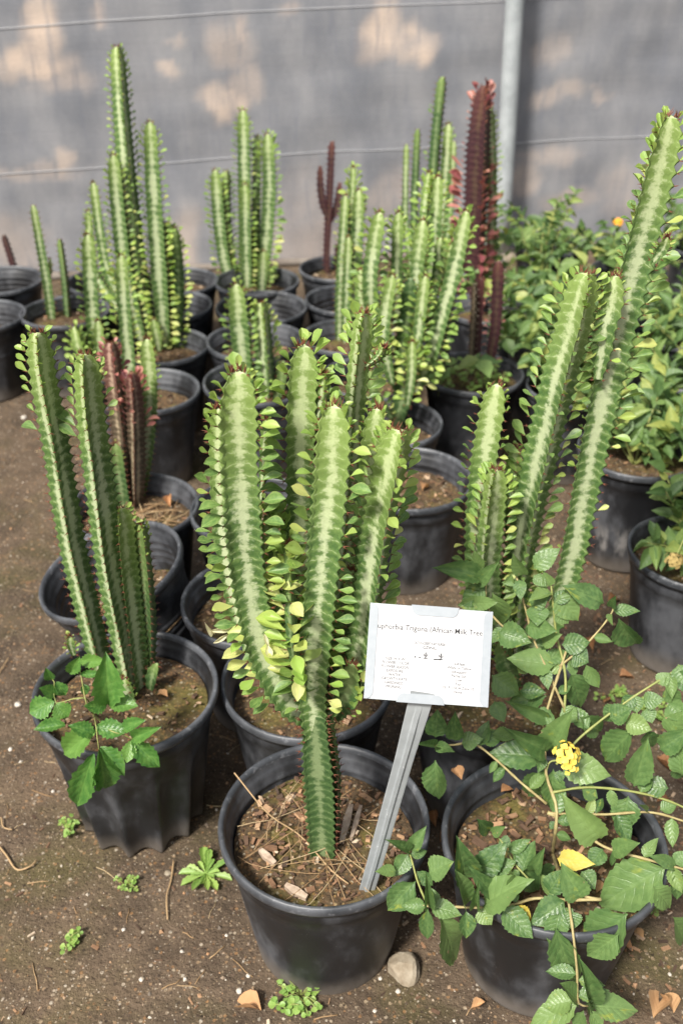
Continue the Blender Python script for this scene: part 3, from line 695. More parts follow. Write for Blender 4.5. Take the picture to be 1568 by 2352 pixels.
    for (t0, t1, prob, ln, which, key) in leaves:
        for i in range(0, N, per):
            t = frames[i][3]
            if not (t0 <= t <= t1): continue
            for q in range(ribs):
                if which is not None and q not in which: continue
                if rnd() > prob: continue
                dt = (1 - t) * L
                f = max(0.42, min(1.0, 0.42 + dt / 0.10))
                kk = key
                if key == 'eleaf' and dt < 0.07: kk = 'eleaf_new'
                elif key == 'eleaf' and t < 0.35 and rnd() < 0.35: kk = 'eleaf_yellow'
                add_leaf(i, q, ln * f, kk, ru(0, .5) + 0.35 * t + max(0, 0.6 - dt / 0.05))
    if tuft:
        ln = (leaves[0][3] if leaves else 0.014)
        for q in range(ribs * 6):
            i = N - 1 - (q // ribs) * 2
            add_leaf(i, q % ribs, ln * ru(.45, .85), 'eleaf_pink' if leafset == 'eleaf_pink' else 'eleaf_new', ru(.7, 1.25))
        T, rib, R, t = frames[-1]; sp = MB()
        for _ in range(15):
            A, dr, _, _ = random.choice(rib); b0 = A.lerp(ax[-1], ru(0, .8)) - off + T * R * .2; d = (T + Vector((ru(-.7, .7), ru(-.7, .7), ru(-.2, .5)))).normalized()
            x = d.orthogonal().normalized() * 0.0011; y = d.cross(x)
            sp.add([b0 + x, b0 - x * .5 + y * .87, b0 - x * .5 - y * .87, b0 + d * ru(.006, .012)], [(0, 1, 3), (1, 2, 3), (2, 0, 3)])
        tag(ob('tip_spines', mesh('tip_spines', sp.v, sp.f, M['spine'], False), st), kind='stuff')
    return st
def PX(lst, Y):
    """photo-grid points (u, v[, dY]) standing at distance Y"""
    return [aty(q[0], q[1], Y + (q[2] if len(q) > 2 else 0)) for q in lst]
def plant(label, base, group='potted milk tree plants'):
    return empty('milk_tree_plant', base, label, 'succulent', group)
def wpx(px, Y, v): return 0.87 * px * pxm(Y, v)

# ---- the labelled plant in the front pot
z1 = POTS['P1'][2]; B1 = atz(742, 1962, z1 - 0.004); Y1 = B1.y
E1 = plant('many armed green milk tree plant with the white label, nearest and centre', B1)
def w1(*px): return [wpx(p, Y1, v) for p, v in px]
# leading stem A (trunk and front arm in one)
stem(E1, [B1] + PX([(736, 1820), (726, 1700), (722, 1640)], Y1), w1((78, 1900), (86, 1800), (88, 1720), (70, 1650)), phase=50, mat='cactus_dark', tip=False, tuft=False, neck=.95, new=0, name='trunk')
stem(E1, PX([(726, 1690), (718, 1600), (724, 1480), (742, 1300), (760, 1100, .005), (768, 935, .01)], Y1), w1((66, 1690), (84, 1600), (94, 1450), (98, 1200), (100, 1050), (104, 960)), phase=58, leaves=[(.12, 1, .85, .030, (0,), 'eleaf'), (.12, 1, .92, .034, (2,), 'eleaf'), (.2, 1, .7, .03, (1,), 'eleaf')], node=.0135, neck=.9)
# rear face of the trunk
stem(E1, PX([(762, 1945, .02), (765, 1800, .02), (752, 1660, .02)], Y1), w1((60, 1900), (66, 1700), (55, 1650)), phase=20, mat='cactus_dark', tip=False, tuft=False, neck=.9)
# left arm B
stem(E1, PX([(705, 1655, .005), (655, 1600), (605, 1500), (572, 1350), (555, 1150), (548, 1000), (548, 855)], Y1), w1((70, 1600), (88, 1550), (92, 1450), (96, 1350), (100, 1200), (104, 1100), (104, 950)), phase=62, leaves=[(.12, 1, .92, .034, (2,), 'eleaf'), (.10, 1, .95, .034, (0,), 'eleaf'), (.2, 1, .6, .024, (1,), 'eleaf')])
# C behind the leader
stem(E1, PX([(725, 1650, .02), (700, 1480, .05), (690, 1250, .06), (690, 1000, .06), (698, 795, .06)], Y1), w1((70, 1600), (80, 1400), (86, 1200), (92, 1000), (92, 850)), phase=63, leaves=[(.15, 1, .95, .036, (2,), 'eleaf'), (.15, 1, .95, .034, (0,), 'eleaf'), (.2, 1, .6, .030, (1,), 'eleaf')])
# D right arm
stem(E1, PX([(755, 1650, .01), (815, 1580, .015), (845, 1400, .015), (875, 1200, .01), (918, 992, 0)], Y1), w1((60, 1600), (86, 1500), (94, 1300), (104, 1150), (106, 1050)), phase=16, leaves=[(.12, 1, .9, .028, (0,), 'eleaf'), (.12, 1, .95, .030, (1,), 'eleaf'), (.2, 1, .9, .024, (2,), 'eleaf')])
# E behind D
stem(E1, PX([(760, 1640, .04), (815, 1450, .08), (840, 1250, .09), (866, 940, .09)], Y1), w1((60, 1600), (76, 1400), (80, 1200), (76, 1000)), phase=50, leaves=[(.15, 1, .7, .026, None, 'eleaf')])
# F tall rear arm
stem(E1, PX([(745, 1630, .05), (785, 1350, .11), (808, 1050, .13), (816, 900, .13), (834, 722, .13)], Y1), w1((60, 1600), (70, 1300), (76, 1000), (76, 800), (72, 740)), phase=-6, leaves=[(.2, 1, .8, .030, (1, 2), 'eleaf'), (.3, 1, .4, .018, (0,), 'eleaf')])
# small shoots
stem(E1, PX([(718, 1000, .06), (738, 930, .055), (746, 862, .05)], Y1), w1((30, 1000), (40, 930), (40, 880)), phase=10, leaves=[(.2, 1, .8, .018, None, 'eleaf')])
stem(E1, PX([(842, 842, .12), (868, 822, .115), (882, 800, .11)], Y1), w1((26, 800), (34, 800), (36, 800)), phase=0, leaves=[(.2, 1, .6, .014, None, 'eleaf')])
stem(E1, PX([(640, 1590, .03), (560, 1450, .07), (515, 1250, .08), (503, 1080, .08), (502, 940, .08)], Y1), w1((40, 1600), (50, 1400), (55, 1200), (55, 1000), (50, 950)), phase=40, leaves=[(.25, 1, .8, .024, (1, 2), 'eleaf'), (.25, 1, .4, .02, (0,), 'eleaf')])
stem(E1, PX([(790, 1560, .04), (806, 1430, .03), (810, 1310, .03)], Y1), w1((30, 1500), (44, 1400), (40, 1340)), phase=55, leaves=[(.1, 1, .85, .018, None, 'eleaf')], mat='cactus_dark')
stem(E1, PX([(770, 1650, .02), (795, 1600, .0), (808, 1525, .0)], Y1), w1((44, 1650), (66, 1600), (54, 1540)), phase=60, leaves=[(.3, 1, .5, .014, None, 'eleaf')], mat='cactus_dark')
stem(E1, PX([(690, 1580, -.01), (672, 1470, -.02), (664, 1250, .0)], Y1), w1((26, 1600), (34, 1450), (30, 1250)), phase=5, leaves=[(.05, .95, .95, .042, (0, 2), 'eleaf_yellow'), (.05, 1, .8, .036, (1,), 'eleaf')], mat='cactus_dark')
stem(E1, PX([(680, 1600, .03), (640, 1480, .035), (622, 1300, .04), (618, 1180, .04)], Y1), w1((40, 1600), (56, 1450), (50, 1300), (40, 1200)), phase=15, leaves=[(.05, 1, .95, .050, None, 'eleaf')], mat='cactus_dark')
stem(E1, PX([(600, 1150, .07), (608, 1050, .07), (613, 965, .07)], Y1), w1((24, 1100), (32, 1050), (32, 980)), phase=15, leaves=[(.1, 1, .9, .018, None, 'eleaf')])
# bleached shrivelled bracts
for (u0, v0, u1, v1, w) in ((535, 1440, 482, 1450, 16), (525, 1455, 490, 1478, 12), (492, 1452, 472, 1436, 12), (614, 1480, 622, 1512, 20), (606, 1455, 616, 1485, 12)):
    a = aty(u0, v0, Y1 - .012) - B1; b = aty(u1, v1, Y1 - .02) - B1
    if 'bl' not in M: M['bl'] = leaf_mesh('dried_bract', M['bleached'], ELL, 8, .9, .2, 0, .08)
    ob('dried_bract', M['bl'], E1, mtx=leaf_matrix(a, b - a, Vector((ru(-.3, .3), -1, .6)), (b - a).length, wpx(w, Y1, v0)))

# ---- left plant in the fluted pot
B2 = atz(285, 1590, POTS['P2'][2] - 0.004); Y2 = B2.y
E2 = plant('green milk tree plant with four leaning stems in the fluted pot', B2)
def w2(*px): return [wpx(p, Y2, v) for p, v in px]
stem(E2, PX([(235, 1545, .03), (205, 1420, .03), (165, 1250, .03), (125, 1010, .02), (100, 880, .01), (86, 768, .0)], Y2), w2((74, 1500), (78, 1400), (80, 1200), (80, 1000), (76, 800)), phase=-7, leaves=[(.78, 1, .75, .024, (2,), 'eleaf'), (.72, .8, .8, .036, (2,), 'eleaf'), (.86, 1, .5, .018, (0, 1), 'eleaf')], node=.0145, teeth=.24)
stem(E2, PX([(312, 1615, -.005), (285, 1480), (250, 1300), (222, 1080), (205, 950), (195, 818)], Y2), w2((74, 1600), (84, 1400), (88, 1200), (90, 1000), (84, 850)), phase=-11, leaves=[(.80, 1, .8, .024, (2,), 'eleaf'), (.78, .83, .9, .042, (2,), 'eleaf'), (.84, 1, .5, .020, (0, 1), 'eleaf')], node=.0145, teeth=.24)
stem(E2, PX([(325, 1640, .0), (310, 1500, .01), (290, 1330, .015), (276, 1170, .015)], Y2), w2((60, 1600), (72, 1400), (74, 1300), (70, 1200)), phase=-14, leaves=[(.75, 1, .8, .022, (2, 1), 'eleaf')], node=.0135)
stem(E2, PX([(340, 1600, .03), (342, 1450, .03), (335, 1330, .03), (322, 1205, .03)], Y2), w2((40, 1600), (54, 1450), (56, 1300), (52, 1230)), phase=12, mat='cactus_dark', leaves=[(.85, 1, .6, .014, None, 'eleaf')], node=.0135)
stem(E2, PX([(345, 1590, .0), (352, 1555, .0), (362, 1525, .0)], Y2), w2((30, 1600), (40, 1560), (34, 1530)), phase=30, mat='cactus_dark', tuft=False)
stem(E2, PX([(292, 1640, -.02), (288, 1600, -.025), (285, 1560, -.025)], Y2), w2((44, 1600), (54, 1600), (44, 1580)), phase=62, mat='cactus', leaves=[(.5, 1, .5, .012, None, 'eleaf')], new=.02)
stem(E2, PX([(170, 1505, .03), (165, 1490, .03), (160, 1462, .03)], Y2), w2((20, 1500), (28, 1500), (24, 1480)), phase=62, leaves=[(.2, 1, .8, .016, None, 'eleaf')])

# ---- reddish plant behind it
B5 = atz(315, 1165, POTS['P5'][2] - 0.004); Y5 = B5.y
E5 = plant('reddish brown milk tree plant with pink tip leaves and one green stem', B5)
def w5(*px): return [wpx(p, Y5, v) for p, v in px]
stem(E5, PX([(312, 1170), (312, 1050), (310, 950), (304, 860)], Y5), w5((44, 1150), (54, 1000), (54, 900), (48, 880)), phase=-8, mat='cactus_red', leafset='eleaf_pink', leaves=[(.6, 1, .5, .034, None, 'eleaf_pink'), (.05, .3, .06, .030, (1, 2), 'eleaf_pink')])
stem(E5, PX([(295, 1180, .02), (285, 1050, .02), (270, 920, .02), (254, 790, .02)], Y5), w5((46, 1150), (58, 1000), (58, 900), (54, 820)), phase=5, mat='cactus_red', leafset='eleaf_pink', leaves=[(.7, 1, .5, .032, None, 'eleaf_pink')])
stem(E5, PX([(320, 1155, .03), (338, 1020, .04), (345, 900, .05), (338, 780, .05)], Y5), w5((34, 1150), (44, 1000), (48, 900), (44, 800)), phase=52, leaves=[(.6, 1, .5, .015, None, 'eleaf')])
stem(E5, PX([(290, 1190, -.01), (275, 1100, -.01), (266, 1020, -.01)], Y5), w5((34, 1150), (40, 1080), (34, 1030)), phase=55, mat='cactus_dark', leaves=[(.4, 1, .5, .014, (2,), 'eleaf')])

# ---- slim plant in the third left pot
B6 = atz(268, 905, POTS['P6'][2] - 0.004); Y6 = B6.y
E6 = plant('two slim green stems with small offshoots rising behind the left front plant', B6)
def w6(*px): return [wpx(p, Y6, v) for p, v in px]
stem(E6, PX([(235, 900), (218, 780), (208, 660), (201, 540)], Y6), w6((36, 880), (42, 780), (42, 650), (40, 560)), phase=62, hi=False, leaves=[(.6, 1, .8, .022, None, 'eleaf')])
stem(E6, PX([(305, 910), (295, 820), (285, 700), (278, 588)], Y6), w6((34, 880), (40, 780), (40, 650), (38, 600)), phase=58, hi=False, leaves=[(.25, 1, .85, .028, (0, 2), 'eleaf_yellow'), (.1, 1, .4, .018, (1,), 'eleaf')])
stem(E6, PX([(240, 880, -.03), (230, 810, -.04), (225, 738, -.04)], Y6), w6((26, 850), (34, 800), (30, 750)), phase=60, hi=False, leaves=[(.3, 1, .6, .018, None, 'eleaf')])
stem(E6, PX([(230, 870, -.03), (190, 810, -.05), (172, 752, -.05)], Y6), w6((26, 850), (36, 800), (34, 760)), phase=20, hi=False, leaves=[(.2, 1, .9, .026, None, 'eleaf')])

# ---- tall left cluster
B7 = atz(355, 800, POTS['P7'][2] - 0.004); Y7 = B7.y
E7 = plant('tallest green milk tree cluster in the left back, one stem towering over the rest', B7)
def w7(*px): return [wpx(p, Y7, v) for p, v in px]
LY = [(.2, .8, .9, .032, (0, 2), 'eleaf_yellow'), (.2, 1, .5, .022, None, 'eleaf')]
stem(E7, PX([(345, 805), (322, 640), (302, 480), (286, 320), (270, 110)], Y7), w7((50, 780), (58, 640), (56, 480), (54, 300), (46, 150)), phase=8, hi=False, leaves=[(.7, 1, .8, .018, None, 'eleaf'), (.45, .7, .3, .016, None, 'eleaf')])
stem(E7, PX([(325, 790, -.02), (290, 640, -.03), (272, 500, -.03), (260, 358, -.03)], Y7), w7((34, 780), (42, 640), (42, 480), (38, 380)), phase=62, hi=False, leaves=[(.5, 1, .9, .022, (0, 2), 'eleaf'), (.1, .6, .8, .022, (0, 2), 'eleaf_yellow')])
stem(E7, PX([(380, 810, -.01), (370, 690, -.02), (356, 500, -.02), (344, 282, -.02)], Y7), w7((34, 780), (46, 640), (48, 480), (40, 300)), phase=60, hi=False, leaves=[(.45, 1, .85, .022, None, 'eleaf'), (.1, .6, .9, .030, (0, 2), 'eleaf_yellow')])
stem(E7, PX([(330, 780, .04), (255, 640, .06), (232, 540, .06), (215, 420, .06)], Y7), w7((28, 780), (32, 640), (30, 500), (26, 440)), phase=50, hi=False, leaves=[(.3, 1, .5, .015, None, 'eleaf')])
stem(E7, PX([(335, 780, .05), (230, 650, .08), (210, 560, .08), (203, 485, .08)], Y7), w7((24, 780), (26, 640), (26, 500), (22, 490)), phase=50, hi=False, leaves=[(.3, 1, .5, .015, None, 'eleaf')])
stem(E7, PX([(388, 810, .01), (392, 700, .01), (390, 600, .01), (382, 515, .01)], Y7), w7((28, 780), (34, 700), (34, 600), (28, 530)), phase=10, hi=False, leaves=LY)
stem(E7, PX([(402, 805, .0), (410, 700, .0), (410, 610, .0), (402, 525, .0)], Y7), w7((26, 780), (32, 700), (32, 600), (26, 540)), phase=62, hi=False, mat='cactus_dark', leaves=[(.2, .9, .7, .026, (0, 1), 'eleaf_yellow'), (.2, 1, .4, .02, None, 'eleaf')])
stem(E7, PX([(365, 805, -.04), (360, 770, -.045), (352, 735, -.045)], Y7), w7((24, 780), (28, 780), (24, 740)), phase=62, hi=False, leaves=[(.3, 1, .6, .015, None, 'eleaf')])

# ---- far left thin stems and stub
B8 = atz(140, 735, POTS['P8'][2] - 0.004); Y8 = B8.y
E8 = plant('two thin bare green stems in the far left pot', B8)
stem(E8, PX([(120, 742), (108, 650), (92, 560), (76, 472)], Y8), [wpx(p, Y8, 650) for p in (26, 27, 25, 20)], phase=62, hi=False, tuft=False, mat='cactus')
stem(E8, PX([(158, 738, .02), (150, 640, .02), (138, 550, .02)], Y8), [wpx(p, Y8, 650) for p in (22, 23, 18)], phase=10, hi=False, tuft=False, mat='cactus_dark')
stem(E8, PX([(112, 650, .01), (116, 620, .01), (115, 592, .01)], Y8), [wpx(p, Y8, 650) for p in (8, 13, 10)], phase=62, hi=False, tuft=False)
B9 = atz(42, 664, POTS['P9'][2] - 0.004); E9 = plant('dry brown spiny stub in the pot at the left photo edge', B9)
stem(E9, [B9] + PX([(32, 610), (10, 540)], B9.y), [wpx(p, B9.y, 600) for p in (20, 21, 19)], phase=15, hi=False, tuft=False, mat='cactus_maroon', new=0.0, old=1)

# ---- middle back clump
B14 = atz(575, 655, POTS['P14'][2] - 0.004); Y14 = B14.y
E14 = plant('green milk tree clump in the middle of the back row against the tarp', B14)
def w14(*px): return [wpx(p, Y14, 500) for p in px]
lv = [(.3, 1, .7, .020, None, 'eleaf')]
stem(E14, PX([(530, 660), (512, 580), (502, 500), (494, 392)], Y14), w14(30, 36, 36, 32), phase=60, hi=False, leaves=[(.15, 1, .8, .026, (0, 2), 'eleaf')])
stem(E14, PX([(560, 660), (562, 540), (561, 400), (558, 255)], Y14), w14(34, 38, 38, 34), phase=58, hi=False, leaves=lv)
stem(E14, PX([(585, 660, .03), (588, 500, .03), (590, 315, .03)], Y14), w14(24, 26, 22), phase=58, hi=False, leaves=lv)
stem(E14, PX([(600, 665, -.01), (612, 540, -.01), (618, 430, -.01), (614, 310, -.01)], Y14), w14(34, 40, 40, 36), phase=62, hi=False, leaves=[(.15, .6, .95, .034, (0,), 'eleaf'), (.1, 1, .7, .022, None, 'eleaf')])
stem(E14, PX([(545, 660, .02), (525, 540, .02), (520, 395, .02)], Y14), w14(26, 28, 26), phase=10, hi=False, leaves=lv)
stem(E14, PX([(568, 665, -.03), (565, 560, -.03), (562, 425, -.03)], Y14), w14(28, 32, 28), phase=60, hi=False, leaves=[(.1, .7, .7, .024, (0, 1), 'eleaf_yellow'), (.2, 1, .6, .018, None, 'eleaf')])
stem(E14, PX([(600, 690, -.10), (602, 640, -.10), (606, 578, -.10)], Y14), w14(24, 30, 26), phase=62, hi=False, leaves=lv)

# ---- two slim stems, middle column
B17 = atz(590, 915, POTS['P17'][2] - 0.004); Y17 = B17.y
E17 = plant('pair of slim green stems between the middle pots behind the labelled plant', B17)
stem(E17, PX([(575, 925), (560, 860), (550, 760), (542, 655)], Y17), [wpx(p, Y17, 800) for p in (42, 54, 56, 48)], phase=62, hi=False, leaves=[(.35, 1, .8, .024, None, 'eleaf')])
stem(E17, PX([(615, 935), (612, 860), (606, 770), (600, 698)], Y17), [wpx(p, Y17, 800) for p in (44, 54, 54, 46)], phase=10, hi=False, leaves=[(.2, .95, .8, .028, (1, 2), 'eleaf_yellow'), (.5, 1, .7, .02, None, 'eleaf')])
stem(E17, PX([(630, 930, -.02), (645, 880, -.03), (650, 830, -.03)], Y17), [wpx(p, Y17, 800) for p in (24, 30, 26)], phase=62, hi=False, mat='cactus_dark', tuft=False)

# ---- maroon plant
B20 = atz(752, 632, POTS['P20'][2] - 0.004); Y20 = B20.y
E20 = plant('leafless maroon branching milk tree plant before the tarp', B20)
def w20(*px): return [wpx(p, Y20, 500) for p in px]
stem(E20, [B20] + PX([(752, 580), (756, 500), (760, 420), (764, 325)], Y20), w20(20, 22, 24, 22, 22), phase=30, hi=False, mat='cactus_maroon', tuft=False, new=.05)
stem(E20, PX([(755, 510), (742, 470), (736, 430), (735, 382)], Y20), w20(12, 22, 20, 15), phase=60, hi=False, mat='cactus_maroon', tuft=False, new=.05)
stem(E20, PX([(757, 515), (772, 480), (778, 450), (781, 420)], Y20), w20(12, 20, 20, 16), phase=50, hi=False, mat='cactus_maroon', tuft=False, new=.05)
stem(E20, PX([(775, 640, .02), (776, 600, .02), (774, 560, .02)], Y20), w20(14, 18, 14), phase=50, hi=False, mat='cactus_maroon', tuft=False, new=.05)

# ---- slim yellowish stems, right of the middle
B22 = atz(785, 785, POTS['P22'][2] - 0.004); Y22 = B22.y
E22 = plant('slim yellowish green stems topped by one leafy tuft, left of the dense clump', B22)
def w22(*px): return [wpx(p, Y22, 600) for p in px]
stem(E22, PX([(778, 790), (780, 680), (786, 560), (793, 450)], Y22), w22(22, 28, 28, 24), phase=60, hi=False, leaves=[(.7, 1, .5, .014, None, 'eleaf')])
stem(E22, PX([(805, 790, .01), (812, 650, .01), (820, 540, .01), (824, 438, .01)], Y22), w22(28, 36, 38, 34), phase=60, hi=False, leaves=[(.6, 1, .5, .016, None, 'eleaf')])
stem(E22, PX([(800, 790, .04), (806, 600, .04), (808, 480, .04), (811, 385, .04)], Y22), w22(20, 24, 22, 18), phase=60, hi=False, leaves=[(.93, 1, .95, .036, None, 'eleaf_new'), (.5, .9, .3, .014, None, 'eleaf')])
stem(E22, PX([(792, 790, -.02), (796, 680, -.02), (800, 545, -.02)], Y22), w22(22, 26, 22), phase=60, hi=False, leaves=[(.7, 1, .5, .014, None, 'eleaf')])

# ---- dense clump
B24 = atz(905, 985, POTS['P24'][2] - 0.004); Y24 = B24.y
E24 = plant('dense green milk tree clump of a dozen stems right of the middle', B24)
def w24(*px): return [wpx(p, Y24, 700) for p in px]
LG = [(.2, 1, .85, .026, (0, 2), 'eleaf'), (.2, 1, .55, .020, (1,), 'eleaf'), (.1, .45, .4, .030, (0, 2), 'eleaf_yellow')]
stem(E24, [B24] + PX([(925, 900), (928, 800), (938, 720), (942, 640)], Y24), w24(48, 58, 56, 54, 46), phase=60, hi=False, mat='cactus_dark', tuft=False, new=0, neck=.9)
stem(E24, PX([(915, 900, .02), (868, 780, .03), (850, 660, .02), (858, 570, .02), (872, 490, .02)], Y24), w24(30, 46, 46, 46, 44), phase=58, hi=False, leaves=LG)
stem(E24, PX([(925, 800, .05), (912, 700, .06), (911, 600, .06), (915, 490, .06)], Y24), w24(26, 34, 36, 34), phase=60, hi=False, leaves=LG)
stem(E24, PX([(940, 760, .03), (952, 680, .03), (960, 590, .03), (971, 508, .03)], Y24), w24(26, 40, 42, 42), phase=58, hi=False, leaves=LG)
stem(E24, PX([(955, 900, -.01), (990, 810, -.02), (1018, 710, -.02), (1042, 620, -.02), (1070, 488, -.02)], Y24), w24(34, 44, 46, 46, 42), phase=60, hi=False, leaves=[(.2, .7, .9, .034, (0,), 'eleaf'), (.15, 1, .7, .024, (0, 2), 'eleaf'), (.5, 1, .6, .02, (1,), 'eleaf')])
stem(E24, PX([(900, 880, -.03), (880, 780, -.04), (888, 700, -.04), (900, 634, -.04)], Y24), w24(26, 36, 38, 36), phase=60, hi=False, leaves=LG)
stem(E24, PX([(935, 880, -.02), (958, 770, -.03), (968, 700, -.03), (977, 636, -.03)], Y24), w24(26, 34, 36, 34), phase=60, hi=False, leaves=LG)
stem(E24, PX([(935, 930, -.05), (944, 860, -.06), (946, 785, -.06)], Y24), w24(24, 30, 28), phase=62, hi=False, leaves=[(.2, .9, .7, .028, (0, 2), 'eleaf_yellow')])
stem(E24, PX([(958, 860, -.03), (960, 790, -.03), (956, 725, -.03)], Y24), w24(22, 28, 26), phase=62, hi=False, leaves=LG)
stem(E24, PX([(960, 780, .05), (1000, 650, .08), (1012, 548, .08)], Y24), w24(26, 34, 30), phase=40, hi=False, tuft=False, leaves=[(.2, .8, .4, .02, None, 'eleaf')], new=.03)
stem(E24, PX([(930, 800, .08), (990, 620, .12), (1000, 500, .12), (1006, 408, .12)], Y24), w24(26, 36, 38, 34), phase=60, hi=False, leaves=LG)
stem(E24, PX([(930, 800, .09), (960, 650, .14), (972, 520, .14), (986, 398, .14)], Y24), w24(26, 32, 32, 28), phase=20, hi=False, leaves=LG)
stem(E24, PX([(925, 820, .03), (838, 720, .06), (828, 620, .06)], Y24), w24(24, 34, 30), phase=40, hi=False, leaves=LG)
stem(E24, PX([(935, 900, .02), (1015, 760, .06), (1030, 650, .06), (1040, 560, .06)], Y24), w24(24, 34, 34, 30), phase=20, hi=False, leaves=LG)
stem(E24, PX([(900, 960, -.04), (860, 900, -.06), (850, 850, -.06)], Y24), w24(24, 30, 26), phase=40, hi=False, leaves=LG, mat='cactus_dark')

# ---- tallest slim stems by the tarp
BR3 = atz(985, 665, POTS['PR3'][2] - 0.004); YR3 = BR3.y
ER3 = plant('tall slim dark green stems against the tarp left of the steel pole', BR3)
def wr3(*px): return [wpx(p, YR3, 400) for p in px]
stem(ER3, PX([(975, 660), (992, 480), (1002, 330), (1017, 178)], YR3), wr3(32, 36, 34, 30), phase=20, hi=False, mat='cactus_dark', leaves=[(.7, .92, .18, .02, None, 'eleaf')], tuft=False)
stem(ER3, PX([(995, 660), (1015, 480), (1024, 380), (1030, 286)], YR3), wr3(26, 32, 32, 28), phase=58, hi=False, leaves=[(.4, 1, .5, .016, None, 'eleaf')])
stem(ER3, PX([(1005, 660, -.02), (1032, 500, -.02), (1042, 325, -.02)], YR3), wr3(16, 20, 15), phase=60, hi=False, leaves=[(.3, .8, .3, .012, None, 'eleaf')], tuft=False)
stem(ER3, PX([(960, 660), (953, 500), (956, 400), (960, 297)], YR3), wr3(20, 25, 25, 20), phase=25, hi=False, mat='cactus_dark', tuft=False)
stem(ER3, PX([(950, 660), (932, 520), (931, 430), (933, 332)], YR3), wr3(14, 18, 18, 15), phase=55, hi=False, tuft=False)

# ---- red plant beside the pole
BR4 = atz(1108, 715, POTS['PR4'][2] - 0.004); YR4 = BR4.y
ER4 = plant('dark red milk tree stem with coral pink leaves in front of the steel pole', BR4)
def wr4(*px): return [wpx(p, YR4, 400) for p in px]
stem(ER4, PX([(1090, 720), (1092, 600), (1096, 470), (1102, 340), (1112, 200)], YR4), wr4(44, 60, 72, 72, 50), phase=16, hi=False, mat='cactus_maroon', leafset='eleaf_pink', leaves=[(.26, .68, .9, .050, None, 'eleaf_pink'), (.62, 1, .35, .013, None, 'eleaf_pink'), (.2, .38, .6, .03, (1,), 'eleaf_pink')], new=.12)
stem(ER4, PX([(1115, 720, .05), (1128, 560, .05), (1130, 400, .05), (1126, 250, .05)], YR4), wr4(26, 30, 30, 24), phase=60, hi=False, leaves=[(.3, 1, .8, .022, None, 'eleaf')])
# ---- dry reddish pair in the weedy pot
B26 = atz(1098, 868, POTS['P26'][2] - 0.004); Y26 = B26.y
E26 = plant('two dry reddish stems standing in the weedy pot', B26)
stem(E26, PX([(1080, 875), (1084, 790), (1088, 720), (1090, 652)], Y26), [wpx(p, Y26, 750) for p in (17, 19, 20, 16)], phase=8, hi=False, mat='cactus_red', tuft=False, new=0, old=1)
stem(E26, PX([(1118, 875), (1128, 810), (1138, 740), (1144, 600)], Y26), [wpx(p, Y26, 750) for p in (26, 30, 34, 34)], phase=60, hi=False, mat='cactus_maroon', tuft=False, new=.05, leafset='eleaf_pink', leaves=[(.4, 1, .12, .016, None, 'eleaf_pink')], old=1)
stem(E26, PX([(1092, 870, .03), (1098, 780, .03), (1106, 640, .03)], Y26), [wpx(p, Y26, 750) for p in (18, 26, 24)], phase=40, hi=False, mat='cactus_maroon', tuft=False, leaves=[(.5, 1, .3, .018, None, 'eleaf_pink')])

# ---- tall right plant
B29 = atz(1175, 1590, POTS['P29'][2] - 0.004); Y29 = B29.y
E29 = plant('tall green milk tree plant leaning right with rows of oval leaves at the right', B29)
def w29(*px): return [wpx(p, Y29, v) for p, v in px]
stem(E29, [B29] + PX([(1172, 1500), (1182, 1380), (1205, 1230), (1245, 1050), (1290, 860), (1320, 750), (1348, 632)], Y29), w29((70, 1550), (84, 1450), (90, 1300), (96, 1200), (104, 1000), (108, 850), (104, 700)), phase=12, leaves=[(.40, 1, .95, .032, (2,), 'eleaf'), (.25, 1, .95, .032, (1,), 'eleaf'), (.25, 1, .9, .020, (0,), 'eleaf'), (.2, .5, .5, .030, (1, 2), 'eleaf_yellow')], node=.0145, neck=.9)
stem(E29, PX([(1190, 1530, .03), (1265, 1420, .03), (1305, 1290, .03), (1345, 1080, .035), (1400, 820, .04), (1455, 600, .045), (1500, 420, .045), (1538, 270, .045)], Y29), w29((60, 1500), (74, 1400), (80, 1250), (90, 1050), (96, 800), (104, 600), (102, 400), (86, 300)), phase=-34, leaves=[(.62, 1, .95, .036, (2,), 'eleaf'), (.50, 1, .95, .036, (1,), 'eleaf'), (.45, 1, .8, .020, (0,), 'eleaf'), (.25, .6, .15, .024, None, 'eleaf_yellow')], node=.0145)
stem(E29, PX([(1372, 870, .02), (1388, 760, .02), (1404, 700, .02), (1412, 634, .02)], Y29), w29((40, 800), (60, 750), (66, 700), (58, 650)), phase=60, leaves=[(.2, 1, .3, .018, None, 'eleaf')], node=.0145)
stem(E29, PX([(1500, 600, .0), (1522, 570, -.005), (1532, 545, -.01)], Y29), w29((30, 600), (40, 570), (34, 550)), phase=60, leaves=[(.2, 1, .5, .014, None, 'eleaf')], node=.0125)
stem(E29, PX([(1172, 1520, .0), (1120, 1420, -.01), (1098, 1280, -.01), (1108, 1100, -.01), (1142, 885, -.01)], Y29), w29((50, 1500), (64, 1400), (70, 1250), (74, 1100), (74, 950)), phase=50, leaves=[(.2, 1, .9, .024, (2,), 'eleaf'), (.3, 1, .8, .022, (0,), 'eleaf'), (.3, 1, .5, .02, (1,), 'eleaf')], node=.0135)
stem(E29, PX([(1168, 1500, -.03), (1125, 1400, -.045), (1118, 1280, -.05), (1138, 1082, -.05)], Y29), w29((50, 1500), (66, 1400), (74, 1250), (70, 1120)), phase=-12, leaves=[(.1, 1, .92, .030, (1, 2), 'eleaf'), (.2, 1, .95, .022, (0,), 'eleaf')], node=.0135)
